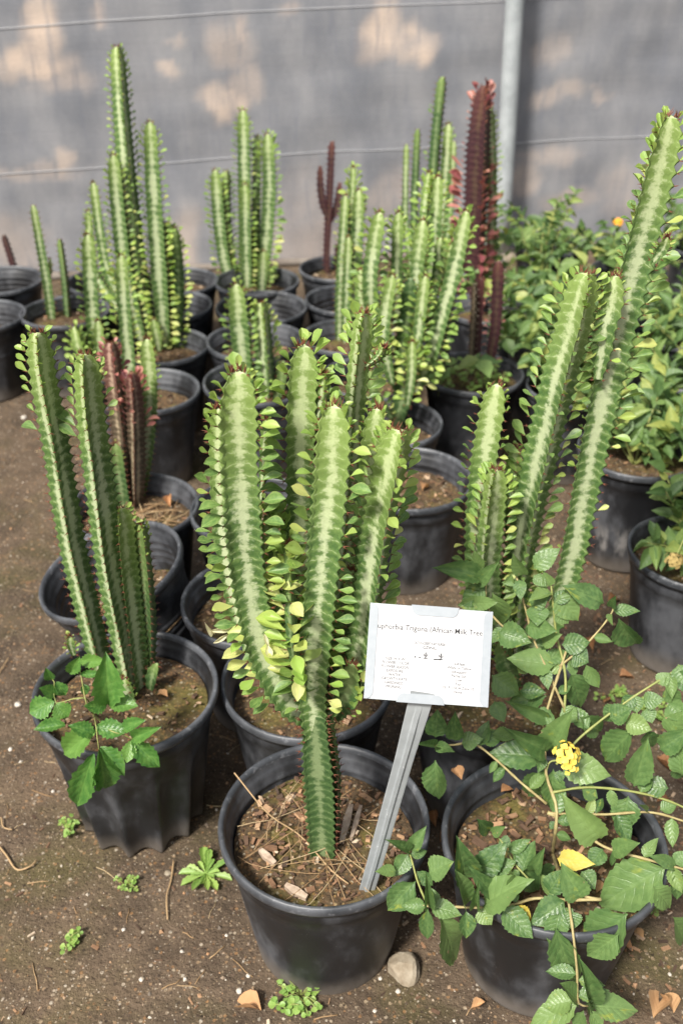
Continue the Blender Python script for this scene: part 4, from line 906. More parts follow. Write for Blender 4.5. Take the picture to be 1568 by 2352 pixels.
stem(E29, PX([(1180, 1480, .02), (1180, 1250, .03), (1176, 1120, .03), (1182, 1030, .03)], Y29), w29((40, 1400), (56, 1250), (56, 1100), (46, 1050)), phase=60, leaves=[(.2, 1, .8, .026, None, 'eleaf'), (.2, .9, .6, .030, (0, 1), 'eleaf_yellow')], node=.0135)
stem(E29, PX([(1180, 1560, -.02), (1160, 1520, -.03), (1150, 1470, -.03)], Y29), w29((40, 1550), (60, 1500), (52, 1480)), phase=60, mat='cactus_dark', leaves=[(.3, 1, .4, .016, None, 'eleaf')])

# ================================================================== METAL PLANT LABEL
def plant_label():
    zs = POTS['P1'][2]
    foot = atz(842, 2046, zs); Yf = foot.y; c = aty(984, 1502, Yf - 0.005)
    n = Vector((0.02, -math.cos(R_(40)), math.sin(R_(40)))).normalized()
    def onp(u, v):
        r = ray(u, v); return CAMPOS + r * ((c - CAMPOS).dot(n) / r.dot(n))
    TL, TR, BR, BL = [onp(*q) for q in ((858, 1383), (1139, 1408), (1110, 1622), (829, 1605))]
    C = (TL + TR + BR + BL) / 4; X = ((TR - TL) + (BR - BL)).normalized(); N = n; Yv = N.cross(X).normalized()
    if Yv.z < 0: Yv = -Yv
    N = X.cross(Yv); W = ((TR - TL).length + (BR - BL).length) / 2; Hh = ((TL - BL).length + (TR - BR).length) / 2
    root = empty('plant_label', foot, 'white printed plant label card in a galvanised holder on a leaning stake', 'sign')
    Mx = Matrix(((X.x, Yv.x, N.x, C.x - foot.x), (X.y, Yv.y, N.y, C.y - foot.y), (X.z, Yv.z, N.z, C.z - foot.z), (0, 0, 0, 1)))
    w, h = W / 2, Hh / 2
    def slab(name, outline, z0, z1, mat, par=root):
        k = len(outline); v = [(x, y, z0) for x, y in outline] + [(x, y, z1) for x, y in outline]
        f = [tuple(range(k - 1, -1, -1)), tuple(range(k, 2 * k))] + [(i, (i + 1) % k, k + (i + 1) % k, k + i) for i in range(k)]
        return ob(name, mesh(name, v, f, mat, False), par, mtx=Mx)
    slab('back_plate', [(-w, -h), (w, -h), (w, h), (-w, h)], -0.0022, -0.0012, M['steel'])
    e = 0.0012
    slab('card', [(-w + e, -h + e), (w - e, -h + e), (w - e, h - e), (-w + e, h - e)], -0.0010, -0.0004, M['paper'])
    def arc(cx, cy, r, a0, a1, n_=7): return [(cx + r * math.cos(R_(lerp(a0, a1, i / (n_ - 1)))), cy + r * math.sin(R_(lerp(a0, a1, i / (n_ - 1))))) for i in range(n_)]
    s = 0.0088; r = 0.0075
    slab('side_clip', [(-w - .0005, h)] + [(-w - .0005, -h)] + arc(-w + s - r, -h + r, r, -90, 0) + arc(-w + s - r, h - r, r, 0, 90), -0.0002, 0.0006, M['clip'])
    slab('side_clip', [(w + .0005, -h), (w + .0005, h)] + arc(w - s + r, h - r, r, 90, 180) + arc(w - s + r, -h + r, r, 180, 270), -0.0002, 0.0006, M['clip'])
    tx = 0.004; tw = 0.0255; th = 0.0095; r = 0.007
    slab('top_clip', [(tx + tw, h + .0012), (tx - tw, h + .0012)] + arc(tx - tw + r + .001, h - th + r, r, 180, 270) + arc(tx + tw - r - .001, h - th + r, r, 270, 360), -0.0001, 0.0008, M['clip'])
    tx = -0.006; th = 0.0085
    slab('bottom_clip', [(tx - tw, -h - .0012), (tx + tw, -h - .0012)] + arc(tx + tw - r - .001, -h + th - r, r, 0, 90) + arc(tx - tw + r + .001, -h + th - r, r, 90, 180), -0.0001, 0.0008, M['clip'])
    # printing
    def text(s, x, y, size, align='CENTER', mat='ink', sx=1.0, bold=0.009):
        cu = bpy.data.curves.new('lettering', 'FONT'); cu.body = s; cu.size = size; cu.align_x = align; cu.fill_mode = 'FRONT'; cu.resolution_u = 2; cu.offset = bold * size
        to = bpy.data.objects.new('t', cu); COL.objects.link(to)
        dg = bpy.context.evaluated_depsgraph_get(); me = bpy.data.meshes.new_from_object(to.evaluated_get(dg))
        bpy.data.objects.remove(to); me.materials.clear(); me.materials.append(M[mat]); me.name = 'lettering'
        o = ob('lettering', me, root, mtx=Mx @ Matrix.Translation((x, y, -0.0002)) @ Matrix.Diagonal((sx, 1, 1, 1))); return o
    fx = lambda q: (q - 0.5) * W
    fy = lambda q: (0.5 - q) * Hh
    t = text('uphorbia Trigona (African Milk Tree', -w + s + 0.0006, fy(0.262), 0.0084, 'LEFT', bold=0.003)
    xs = [p.co.x for p in t.data.vertices]; want = W - 2 * s - 0.0012; k = want / (max(xs) - min(xs))
    t.matrix_local = Mx @ Matrix.Translation((-w + s + 0.0006 - min(xs) * k, fy(0.262), -0.0002)) @ Matrix.Diagonal((k, 1, 1, 1))
    text('CACTUS & DESERT PLANT NURSERY', fx(.505), fy(.400), 0.0042, sx=.50)
    text('GDNC', fx(.505), fy(.445), 0.0050)
    L1 = ['SIZE (H X W)', 'FLOWER COLOR', 'FLOWER SEASON', 'EXPOSURE', 'WATER', 'GROWTH RATE', 'HARDINESS', 'PRUNING']
    for i, s_ in enumerate(L1): text(s_, fx(.235 - .0005 * i), fy(.583 + .0415 * i), 0.0044, mat='ink_faint', sx=.85)
    L2 = ['6-8 feet', 'White or Yellow', 'Infrequent', 'Partial Sun', 'Low', 'Fast', '35\u00b0 F, USDA Zone 10', 'None']
    for i, s_ in enumerate(L2): text(s_, fx(.755), fy(.590 + .0415 * i), 0.0044, mat='ink_faint', sx=.85)
    def flat(polys, name='printed_emblem'):
        v = []; f = []
        for pl in polys:
            k = len(v); v += [(x, y, 0) for x, y in pl]; f.append(tuple(range(k, k + len(pl))))
        ob(name, mesh(name, v, f, M['ink'], False), root, mtx=Mx @ Matrix.Translation((0, 0, -0.0002)))
    def bar(x0, y0, x1, y1, t_): 
        d = Vector((x1 - x0, y1 - y0)).normalized() * t_; return [(x0 - d.y, y0 + d.x), (x0 + d.y, y0 - d.x), (x1 + d.y, y1 - d.x), (x1 - d.y, y1 + d.x)]
    by = fy(.540); x = fx(.475)
    def saguaro(x, k): return [bar(x, by, x, by + .0062 * k, .0006 * k), bar(x, by + .0028 * k, x - .0018 * k, by + .0028 * k, .00035 * k), bar(x - .0018 * k, by + .0026 * k, x - .0018 * k, by + .0050 * k, .0004 * k), bar(x, by + .0024 * k, x + .0018 * k, by + .0024 * k, .00035 * k), bar(x + .0018 * k, by + .0022 * k, x + .0018 * k, by + .0046 * k, .0004 * k), bar(x - .0022 * k, by - .0001, x + .0022 * k, by - .0001, .0004)]
    flat(saguaro(x, 1.0) + saguaro(fx(.600), 1.0) + [[(fx(.38), by), (fx(.40), by), (fx(.39), by + .0022)], bar(fx(.42), by + .0004, fx(.435), by + .0004, .0006), bar(fx(.54), by - .0004, fx(.60), by - .0004, .0006)])
    # stake: a folded strip with a raised ridge
    top = C - Yv * h + X * (-0.0015) - N * 0.0022; top = onp(967, 1610) - N * 0.0022
    ax = spline([foot - Vector((0.012, 0, 0.045)), foot, foot.lerp(top, .5) - N * .001, foot.lerp(top, .9) - N * .003, top + (top - foot).normalized() * 0.012 - N * .005], 22)
    v = []; f = []; prof = [(-1, 0), (-.86, .0004), (-.32, .0006), (-.2, .0032), (.2, .0032), (.32, .0006), (.86, .0004), (1, 0)]
    for i, p in enumerate(ax):
        t = i / 21; T = (ax[min(i + 1, 21)] - ax[max(i - 1, 0)]).normalized(); sd = (X - T * X.dot(T)).normalized(); nn = sd.cross(T)
        hw = interp(t, [(0, .0098), (.75, .0105), (.88, .0120), (1, .0130)]); fl = interp(t, [(0, 1), (.85, 1), (.95, .1), (1, 0)])
        for zz in (0, -0.001):
            for (a, b) in prof: v.append(p + sd * a * hw + nn * (b * fl + zz) - foot)
    k = len(prof)
    for i in range(21):
        o = i * 2 * k; q = o + 2 * k
        for j in range(k - 1):
            f.append((o + j, o + j + 1, q + j + 1, q + j)); f.append((o + k + j + 1, o + k + j, q + k + j, q + k + j + 1))
        f.append((o, q, q + k, o + k)); f.append((o + k - 1, o + 2 * k - 1, q + 2 * k - 1, q + k - 1))
    ob('stake', mesh('stake', v, f, M['steel'], False), root)
k = NT('dull_zinc_clip'); c = k.coord('Object'); n = k.noise(c, 90, 3.0)
k.pbsdf(k.mix(n, (0.22, 0.245, 0.265), (0.30, 0.32, 0.34)), 0.5, None, 0.5, 0.15); M['clip'] = k.m
plant_label()

# ================================================================== FLOWERING SHRUB (hand set leaves)
def q4(x, y): return (784 + x / 2, 1656 + y / 2)
def q2(x, y): return (784 + x / 2, 1066 + y / 2)
def q3(x, y): return (x / 2, 1656 + y / 2)
def q1(x, y): return (x / 2, 1066 + y / 2)
def Ylan(v): return interp(v, [(1250, 1.03), (1450, .99), (1650, .93), (1780, .89), (1900, .85), (2060, .765), (2150, .72), (2300, .685)])
BL_ = atz(1268, 1960, POTS['P30'][2] - .003)
LAN = empty('flowering_shrub', BL_, 'sprawling shrub with toothed leaves and a yellow flower head, bottom right', 'shrub')
def P_l(q): return aty(q[0], q[1], Ylan(q[1]))
class Sh: pass
def branch(root, pts, r0, r1, mat='stalk_wood', name='branch'):
    n = max(6, len(pts) * 4); ax = spline(pts, n); m = MB(); m.tube(ax, [0.72 * lerp(r0, r1, i / (n - 1)) * (1.25 if i % 4 == 0 else 1) for i in range(n)], 6)
    o = m.build(name, M[mat], root, off=root.location); AX[o.name] = ax; return o
AX = {}
def px4(*l): return [P_l(q4(*q)) for q in l]
def px2(*l): return [P_l(q2(*q)) for q in l]
br_main = branch(LAN, [BL_] + px4((982, 500), (985, 390), (940, 250), (930, 100), (935, -20)) + px2((1030, 860),), .0032, .0022)
br_up = branch(LAN, px2((1022, 1140), (1028, 1000), (1015, 900), (985, 780), (970, 640), (962, 560)), .0026, .0016, 'stalk')
br_ul = branch(LAN, px2((1022, 1120), (950, 960), (880, 800), (840, 650), (800, 510)), .0024, .0016)
br_ul2 = branch(LAN, px2((880, 800), (760, 760), (672, 660), (660, 530), (630, 480)), .0020, .0014)
br_ur = branch(LAN, px2((1000, 930), (1130, 820), (1230, 700), (1250, 650)), .0022, .0014)
br_r = branch(LAN, px4((945, 420), (1060, 480), (1210, 580), (1380, 630), (1510, 665), (1600, 690)), .0030, .0020)
br_r2 = branch(LAN, px4((960, 330), (1120, 305), (1320, 322), (1480, 360), (1600, 410)), .0024, .0018, 'stalk')
br_r3 = branch(LAN, px4((950, 425), (1200, 430), (1420, 420), (1600, 470)), .0026, .0018)
br_l = branch(LAN, px4((1190, 820), (1040, 822), (890, 815), (800, 840), (700, 858), (540, 855), (395, 850), (340, 825)), .0028, .0018)
br_l2 = branch(LAN, px4((395, 850), (350, 740), (325, 650), (310, 600)), .0018, .0013, 'stalk')
br_base = branch(LAN, [BL_] + px4((1010, 720), (1100, 800), (1190, 820)), .0032, .0026)
br_d = branch(LAN, px4((1040, 822), (1060, 960), (1080, 1150), (1085, 1290), (1130, 1310)), .0022, .0018)
br_f = branch(LAN, px4((935, 250), (955, 190), (1010, 180)), .0018, .0014, 'stalk')
br_tl = branch(LAN, px4((940, 380), (820, 280), (700, 170), (600, 100), (520, 110), (430, 112), (370, 110)), .0024, .0016)
br_s = branch(LAN, px4((870, 740), (790, 650), (745, 570), (700, 510)), .0018, .0013, 'stalk')
br_rr = branch(LAN, [P_l(q2(*q)) for q in ((1560, 930), (1400, 1030), (1280, 1110), (1180, 1185))] + px4((1080, 90), (985, 200)), .0018, .0024, 'stalk')
def put(root, par, base, tip, wpx_, Yf, key='lleaf', meshes=None, dy=0.018):
    Ya = Yf(base[1]); a = aty(base[0], base[1], Ya); b = aty(tip[0], tip[1], Ya + ru(-dy, dy) - 0.012)
    nrm = (CAMPOS - a).normalized() + Vector((ru(-.38, .30), ru(-.25, .25), ru(-.05, .40))); L = (b - a).length
    W = wpx_ * pxm(Ya, base[1]) * (1.08 if meshes else 1.10)
    ob('leaf', random.choice(meshes or LL[key]), par, mtx=leaf_matrix(a - root.location, b - a, nrm, L, W))
L4 = [(br_f, [(920, 170, 690, 130, 130), (940, 140, 790, 60, 90), (960, 130, 1030, -20, 115), (1000, 190, 1230, 255, 130), (930, 220, 835, 395, 110), (970, 220, 960, 410, 100), (920, 160, 905, 235, 50), (1000, 225, 1000, 285, 44)]),
      (br_l2, [(310, 600, 235, 550, 45), (320, 595, 378, 495, 60), (305, 610, 245, 715, 75), (340, 735, 200, 885, 112), (250, 690, 160, 690, 52), (345, 690, 420, 760, 60), (400, 700, 505, 645, 105)]),
      (br_l, [(395, 845, 400, 755, 45), (390, 850, 275, 850, 65), (395, 860, 390, 1015, 65), (405, 850, 545, 880, 80), (440, 890, 605, 1190, 140), (570, 870, 578, 1010, 72), (560, 850, 550, 700, 84), (620, 850, 620, 785, 40), (560, 715, 560, 590, 118), (620, 710, 740, 580, 110), (650, 850, 795, 725, 140), (630, 862, 685, 940, 80), (735, 855, 880, 1000, 108), (1025, 825, 885, 935, 120), (680, 690, 800, 645, 80), (700, 800, 640, 720, 70), (820, 780, 760, 690, 70)]),
      (br_s, [(800, 640, 945, 790, 140), (950, 790, 1005, 700, 90), (620, 450, 700, 525, 70), (690, 520, 745, 488, 45), (725, 540, 775, 575, 55), (885, 690, 915, 610, 60), (780, 600, 880, 640, 85)]),
      (br_base, [(1100, 815, 1020, 680, 115), (1100, 690, 1165, 765, 85), (1060, 860, 1010, 930, 60)]),
      (br_r, [(1490, 670, 1165, 855, 205), (1310, 885, 1105, 1085, 190), (1190, 540, 1030, 380, 130), (1200, 590, 1140, 655, 80), (1240, 600, 1355, 560, 80), (1240, 600, 1242, 672, 28), (1530, 670, 1460, 620, 60), (1535, 690, 1545, 830, 70), (1530, 660, 1590, 600, 66), (1520, 900, 1590, 1030, 110), (1430, 760, 1540, 880, 100), (1270, 980, 1120, 1090, 120)]),
      (br_r2, [(1315, 345, 1285, 522, 118), (1340, 300, 1405, 95, 110), (1500, 310, 1370, 290, 88), (1100, 310, 1180, 355, 70), (1560, 250, 1540, 120, 90)]),
      (br_r3, [(1400, 420, 1378, 385, 26), (980, 460, 955, 500, 30), (1460, 410, 1540, 380, 60)]),
      (br_d, [(1000, 880, 965, 1040, 100), (980, 950, 1080, 1230, 130), (1130, 1300, 1140, 1145, 82), (1140, 1310, 1378, 1320, 112), (1085, 1300, 850, 1392, 112), (1060, 1285, 925, 1310, 100), (1080, 1290, 1020, 1205, 90), (1140, 1330, 1200, 1420, 64), (1110, 1330, 1075, 1430, 64), (1050, 870, 1060, 960, 90), (1120, 1300, 1160, 1350, 44)]),
      (br_tl, [(430, 75, 440, -45, 92), (520, 92, 520, -30, 72), (550, 100, 632, 80, 78), (430, 180, 437, 378, 106), (430, 115, 492, 125, 50), (640, 95, 745, 55, 74), (735, 175, 775, 235, 74), (690, 60, 805, 70, 60), (430, 115, 370, 100, 36)]),
      (br_rr, [(1340, 40, 1180, 195, 125), (1090, -20, 1215, 65, 100), (1460, 130, 1590, 50, 95), (1300, 0, 1420, 40, 90), (1230, -10, 1330, -60, 90), (1500, 60, 1560, -40, 90), (1400, 40, 1440, 150, 80), (1540, 180, 1580, 280, 90)])]
for par, ls in L4:
    for (x0, y0, x1, y1, w) in ls: put(LAN, par, q4(x0, y0), q4(x1, y1), w / 2, Ylan)
put(LAN, br_s, q4(990, 630), q4(1128, 655), 42, Ylan, 'lleaf_yellow')
put(LAN, br_l, q4(790, 850), q4(880, 930), 30, Ylan, 'lleaf_yellow')
L2_ = [(br_ul2, [(640, 520, 450, 470, 92), (620, 560, 710, 455, 62), (690, 590, 742, 765, 112), (660, 560, 550, 655, 92), (600, 640, 690, 640, 62), (720, 770, 862, 815, 112), (640, 480, 610, 420, 50)]),
       (br_ul, [(780, 500, 770, 600, 46), (815, 530, 820, 608, 56), (840, 510, 785, 425, 62), (880, 480, 988, 388, 84), (880, 510, 940, 562, 52), (900, 650, 900, 740, 92), (850, 745, 980, 765, 90), (920, 830, 985, 785, 62), (870, 660, 940, 600, 70), (690, 970, 818, 1065, 112), (940, 1065, 758, 1095, 92), (700, 1090, 745, 1185, 74), (820, 1045, 935, 1045, 70), (960, 1175, 770, 1100, 60), (870, 900, 800, 960, 70)]),
       (br_up, [(990, 600, 1088, 725, 112), (960, 590, 868, 612, 62), (1010, 590, 1078, 600, 44), (990, 670, 1042, 735, 72), (980, 925, 762, 890, 114), (930, 935, 947, 1025, 54), (1050, 950, 1125, 1155, 112), (1060, 870, 1132, 905, 100), (1030, 940, 1098, 930, 62), (1120, 920, 1182, 1035, 64), (1010, 830, 1138, 820, 92), (960, 560, 930, 500, 50), (1010, 1120, 1080, 1185, 80), (960, 1130, 900, 1185, 80)]),
       (br_ur, [(1200, 640, 1062, 560, 104), (1240, 660, 1252, 612, 40), (1270, 710, 1362, 865, 122), (1240, 690, 1232, 725, 30), (1262, 680, 1280, 650, 24)]),
       (br_rr, [(1340, 1060, 1285, 1135, 60), (1380, 1090, 1468, 1080, 74), (1340, 1060, 1355, 1145, 74), (1490, 1020, 1552, 1125, 74), (1545, 920, 1590, 1020, 90), (1400, 1120, 1425, 1190, 64), (1270, 1110, 1200, 1185, 80), (1450, 1010, 1500, 960, 60), (1500, 1100, 1580, 1180, 90)])]
for par, ls in L2_:
    for (x0, y0, x1, y1, w) in ls: put(LAN, par, q2(x0, y0), q2(x1, y1), w / 2, Ylan)
for par, n_, l0 in ((br_up, 9, .034), (br_ul, 9, .034), (br_ul2, 7, .032), (br_ur, 5, .03), (br_r, 11, .036), (br_r2, 9, .036), (br_r3, 9, .034), (br_l, 14, .038), (br_l2, 4, .026), (br_base, 7, .034), (br_d, 8, .034), (br_s, 8, .036), (br_tl, 9, .032), (br_rr, 12, .036), (br_main, 7, .032)):
    ax = AX[par.name]
    for j in range(int(n_ * .45)):
        i = random.randrange(1, len(ax) - 1); T = (ax[i + 1] - ax[i]).normalized(); p_ = ax[i]; sd = T.cross((CAMPOS - p_).normalized()).normalized() * random.choice((-1, 1))
        d = (sd + T * ru(-.1, .6) + Vector((0, 0, ru(-.35, .25)))).normalized(); nrm = (CAMPOS - p_).normalized() + Vector((ru(-.5, .4), ru(-.3, .3), ru(-.1, .5))); l = l0 * ru(.6, 1.25)
        ob('leaf', random.choice(LL['lleaf']), par, mtx=leaf_matrix(p_ - LAN.location, d, nrm, l, l * ru(.46, .58)))
def flower_head(root, par, c, r, mat, n=26):
    fl = []
    if mat not in _fm:
        v = [(0, 0, 0)]; f = []
        for k in range(16):
            a = 6.2832 * k / 16; rr = 0.5 * (1 - 0.22 * abs(math.sin(2 * a))); v.append((rr * math.cos(a), rr * math.sin(a), 0.12 * abs(math.sin(2 * a + .5)) + .05))
        for k in range(16): f.append((0, 1 + k, 1 + (k + 1) % 16))
        _fm[mat] = mesh('petal_cup', v, f, M[mat])
    for i in range(n):
        y = 1 - i / n * 1.0; th = i * 2.39996; q = math.sqrt(max(0, 1 - y * y)); d = Vector((q * math.cos(th), q * math.sin(th), y))
        d = (d + Vector((0, -.35, 0))).normalized(); s = r * ru(.6, .85); p = c + d * r * ru(.85, 1.15) - root.location
        x = d.orthogonal().normalized(); y2 = d.cross(x)
        mtx = Matrix(((x.x * s, y2.x * s, d.x * s, p.x), (x.y * s, y2.y * s, d.y * s, p.y), (x.z * s, y2.z * s, d.z * s, p.z), (0, 0, 0, 1)))
        ob('floret', _fm[mat], par, mtx=mtx)
_fm = {}
core = MB()
fc = aty(1299, 1736, Ylan(1736) - .03)
flower_head(LAN, br_f, fc, 0.0155, 'flower', 17)
flower_head(LAN, br_f, fc + Vector((.004, -.006, -.012)), 0.012, 'flower', 8)

# ---- glossy weed in the fluted pot
def Ywd(v): return interp(v, [(1500, 1.07), (1600, 1.02), (1660, .975), (1720, .950), (1760, .940), (1870, .930)])
BW = atz(215, 1640, POTS['P2'][2] - .002)
WEED = empty('leafy_weed', BW, 'glossy toothed weed spilling over the left rim of the fluted pot', 'weed')
def pw(q): return aty(q[0], q[1], Ywd(q[1]))
w_a = branch(WEED, [BW] + [pw(q1(*q)) for q in ((400, 1110), (380, 1010), (360, 900))], .0018, .001, 'stalk')
w_b = branch(WEED, [BW] + [pw(q1(*q)) for q in ((400, 1080), (330, 1080), (255, 1095), (250, 990), (235, 980))], .0016, .001, 'stalk')
w_c = branch(WEED, [BW] + [pw(q3(*q)) for q in ((440, 10), (445, 60), (455, 130))], .0018, .001, 'stalk')
w_d = branch(WEED, [BW] + [pw(q3(*q)) for q in ((500, 40), (560, 60), (610, 85))], .0016, .001, 'stalk')
for par, ls, qq in ((w_b, [(250, 1090, 130, 1145, 100), (240, 990, 212, 945, 44), (260, 1000, 302, 1065, 62), (260, 1100, 312, 1165, 90), (255, 1060, 190, 1030, 60)], q1),
                    (w_a, [(320, 960, 362, 895, 60), (370, 905, 482, 905, 58), (500, 1105, 490, 910, 130), (370, 965, 470, 965, 34), (500, 1100, 628, 1105, 82), (490, 1112, 395, 1112, 62), (380, 1010, 400, 1060, 40)], q1),
                    (w_c, [(440, 40, 268, 162, 112), (430, 150, 343, 412, 112), (455, 130, 500, 348, 118), (460, 120, 582, 242, 74), (440, 30, 582, 45, 84), (300, 20, 160, 30, 60), (430, 60, 330, 20, 70)], q3),
                    (w_d, [(610, 85, 732, 218, 88), (605, 90, 582, 192, 62), (610, 80, 706, 40, 62), (560, 40, 655, -5, 60)], q3)):
    for (x0, y0, x1, y1, w) in ls: put(WEED, par, qq(x0, y0), qq(x1, y1), w / 2, Ywd, meshes=WL, dy=.010)

# ================================================================== BACKGROUND SHRUBS
def shrub(base, nb, hgt, spread, leafL, label, nleaf=190, lean=(0, 0), tall=0):
    root = empty('leafy_shrub', base, label, 'shrub', 'potted shrubs at the right')
    count = 0
    for b in range(nb):
        a = 6.2832 * b / nb + ru(-.5, .5); s = spread * ru(.45, 1.1); h = hgt * ru(.6, 1.05)
        if b < tall: s *= .35; h = hgt * ru(1.35, 1.9)
        tipp = base + Vector((math.cos(a) * s + lean[0], math.sin(a) * s + lean[1], h)); midp = base.lerp(tipp, .5) + Vector((0, 0, h * .14))
        pts = spline([base, midp, tipp], 9); br = branch(root, [base, midp, tipp], .0028, .0012, 'stalk')
        npair = int(nleaf / nb / 2)
        for j in range(npair):
            t = lerp(.22, 1.0, (j + rnd() * .5) / npair); i = min(7, int(t * 8)); p = pts[i].lerp(pts[i + 1], t * 8 - i); T = (pts[i + 1] - pts[i]).normalized()
            ang = ru(0, 6.28); x = T.orthogonal().normalized(); y = T.cross(x)
            for sgn in (1, -1):
                d = (x * math.cos(ang) + y * math.sin(ang)) * sgn; d = (d + T * ru(.1, .8) + Vector((0, 0, ru(-.25, .3)))).normalized()
                nrm = Vector((ru(-.6, .5), ru(-1.0, .1), 1)); l = leafL * ru(.55, 1.2) * (0.75 if t > .92 else 1)
                ob('leaf', random.choice(FL), br, mtx=leaf_matrix(p - base + d * .003, d, nrm, l, l * ru(.42, .58))); count += 1
    return root
def sb(key): p, R, z0 = POTS[key]; return Vector((p.x, p.y, z0 - .002))
shrub(sb('P27'), 12, .20, .25, .050, 'pale green shrub beyond the weedy pot, in the pot peeking through the leaves', 300)
shrub(sb('P28'), 10, .17, .22, .050, 'low bright green shrub right beside the weedy pot', 280, lean=(.03, .03))
S31 = shrub(sb('P31'), 11, .15, .23, .046, 'shrub in the white splashed pot at the right', 280, lean=(.05, .05))
S32 = shrub(sb('P32'), 11, .14, .20, .046, 'shrub in the pot cut by the right edge, with a dried flower head', 260, lean=(.06, .02))
plab = ['black pot under the tall shooted shrub right of the pole', 'black pot under the dense dark middle shrub', 'black pot under the broad shrub behind the leaning stem', 'black pot under the bushy right edge shrub', 'black pot under the orange flowered shrub', 'black pot under the right edge shrub near the leaning tip', 'black pot under the thin shrub at the foot of the pole', 'black pot under the rearmost right shrub', 'black pot under the far right shrub beyond the splashed pot', 'black pot under the low shrub tucked against the tarp', 'black pot under the small shrub between the two right hand pots', 'black pot under the loose shrub left of the dense dark one', 'black pot under the shrub between the broad and the bushy one']
more = [((.60, 2.95), 'shrub with tall thin shoots close to the tarp, right of the steel pole', 12, .19, 3), ((.92, 2.62), 'dense dark shrub in the middle of the right hand bank of leaves', 12, .22, 0), ((.92, 2.25), 'broad shrub behind the tall leaning stem at the right', 11, .22, 0),
        ((.95, 1.90), 'bushy shrub at the right photo edge below the leaning stem tip', 11, .22, 0), ((.93, 3.15), 'shrub with an orange flower near the tarp at the right', 12, .18, 2), ((1.22, 2.85), 'shrub at the right photo edge behind the leaning stem tip', 12, .21, 2),
        ((.42, 3.22), 'thin shooted shrub standing right at the foot of the steel pole', 9, .20, 3), ((1.25, 3.4), 'rearmost shrub at the right where the tarp meets the leaves', 10, .18, 2), ((1.20, 2.3), 'shrub at the far right photo edge beyond the splashed pot', 9, .22, 0), ((.72, 3.42), 'low shrub tucked against the tarp right of the pole', 9, .13, 2), ((.83, 1.74), 'small shrub behind the pot cut by the right photo edge', 9, .19, 0), ((.73, 2.74), 'loose pale shrub between the weedy pot and the dense dark shrub', 10, .17, 1), ((.80, 2.12), 'low shrub behind the white splashed pot', 10, .16, 0)]
for i, ((x, y), lab, nb, h, tall) in enumerate(more):
    pot('S%d' % i, 0, 0, plab[i], R=0.122, depth=.045, nch=0, xy=(x, y))
    rt = shrub(sb('S%d' % i), nb, h, .25, .046, lab, 215, tall=tall)
    if i == 4:
        c = aty(1418, 512, y - .12); b_ = branch(rt, [rt.location, rt.location.lerp(c, .5) + Vector((0, 0, .05)), c], .002, .0012, 'stalk'); flower_head(rt, b_, c, .013, 'flower_orange', 24)
# dried flower head and stalk over the right pot
a = aty(1545, 1290, 1.42); b_ = branch(S32, [Vector(S32.location), S32.location.lerp(a, .5) + Vector((0, 0, .08)), a], .002, .0015, 'stalk'); 
M['flower_dry'] = simple('dried_floret', [(.3, (.24, .15, .06)), (.7, (.34, .28, .09))], .8, 90, .2); flower_head(S32, b_, a, .014, 'flower_dry', 24)

# ---- weeds inside the weedy pot
p, R, z0 = POTS['P26']; wr = empty('pot_weeds', Vector((p.x - .03, p.y - .03, z0)), 'mat of small bright green weeds filling the pot of the dry reddish stems', 'weed')
for i in range(26):
    r = .09 * math.sqrt(rnd()); th = ru(0, 6.28); b0 = Vector((r * math.cos(th), r * math.sin(th), 0)); top = b0 + Vector((ru(-.03, .03), ru(-.03, .03), ru(.03, .08)))
    m = MB(); m.tube([b0, b0.lerp(top, .5), top], .0009, 4); st = m.build('stalk', M['stalk'], wr)
    for j in range(6):
        t = ru(.4, 1); a = ru(0, 6.28); d = Vector((math.cos(a), math.sin(a), ru(0, .5))); l = ru(.012, .022)
        ob('leaf', random.choice(GR), st, mtx=leaf_matrix(b0.lerp(top, t), d, Vector((ru(-.3, .3), -.3, 1)), l, l * .8))
m = MB(); c0 = Vector((.02, -.04, 0)); c1 = c0 + Vector((.01, -.02, .10)); m.tube([c0, c0.lerp(c1, .5), c1], .0012, 5); st = m.build('stalk', M['stalk'], wr)
for a, l in ((3.5, .06), (5.0, .07), (.3, .06), (2.0, .045)):
    ob('leaf', random.choice(FL), st, mtx=leaf_matrix(c1, Vector((math.cos(a), math.sin(a), -.25)), Vector((0, -.3, 1)), l, l * .6))

# ================================================================== GROUND DETAILS
def gz(x, y): return noise.noise(Vector((x * 2.2, y * 2.2, 0))) * 0.008 + noise.noise(Vector((x * 9, y * 9, 4))) * 0.0035
def inpot(x, y):
    return any((x - p.x) ** 2 + (y - p.y) ** 2 < (R * .76) ** 2 for p, R, _ in POTS.values())
OCT = [(1, 0, 0), (-1, 0, 0), (0, 1, 0), (0, -1, 0), (0, 0, 1), (0, 0, -1)]; OCF = [(0, 2, 4), (2, 1, 4), (1, 3, 4), (3, 0, 4), (2, 0, 5), (1, 2, 5), (3, 1, 5), (0, 3, 5)]
m = MB(); n_p = 0
while n_p < 5200:
    y = .45 + 3.2 * rnd() ** 1.9; x = ru(-.55, .62) * (0.55 + y * .75)
    if inpot(x, y): continue
    s = .0011 + .0034 * rnd() ** 4; c = Vector((x, y, gz(x, y) + s * .2)); rot = Matrix.Rotation(ru(0, 6), 3, 'Z') @ Matrix.Rotation(ru(0, 3), 3, 'X')
    m.add([c + rot @ (Vector(q) * s * ru(.55, 1.25)) for q in OCT], OCF); n_p += 1
tag(m.build('grit', M['pebble'], smooth=False), 'loose grit and tiny pebbles strewn over the earth', 'grit', kind='stuff')
m = MB(); n_p = 0
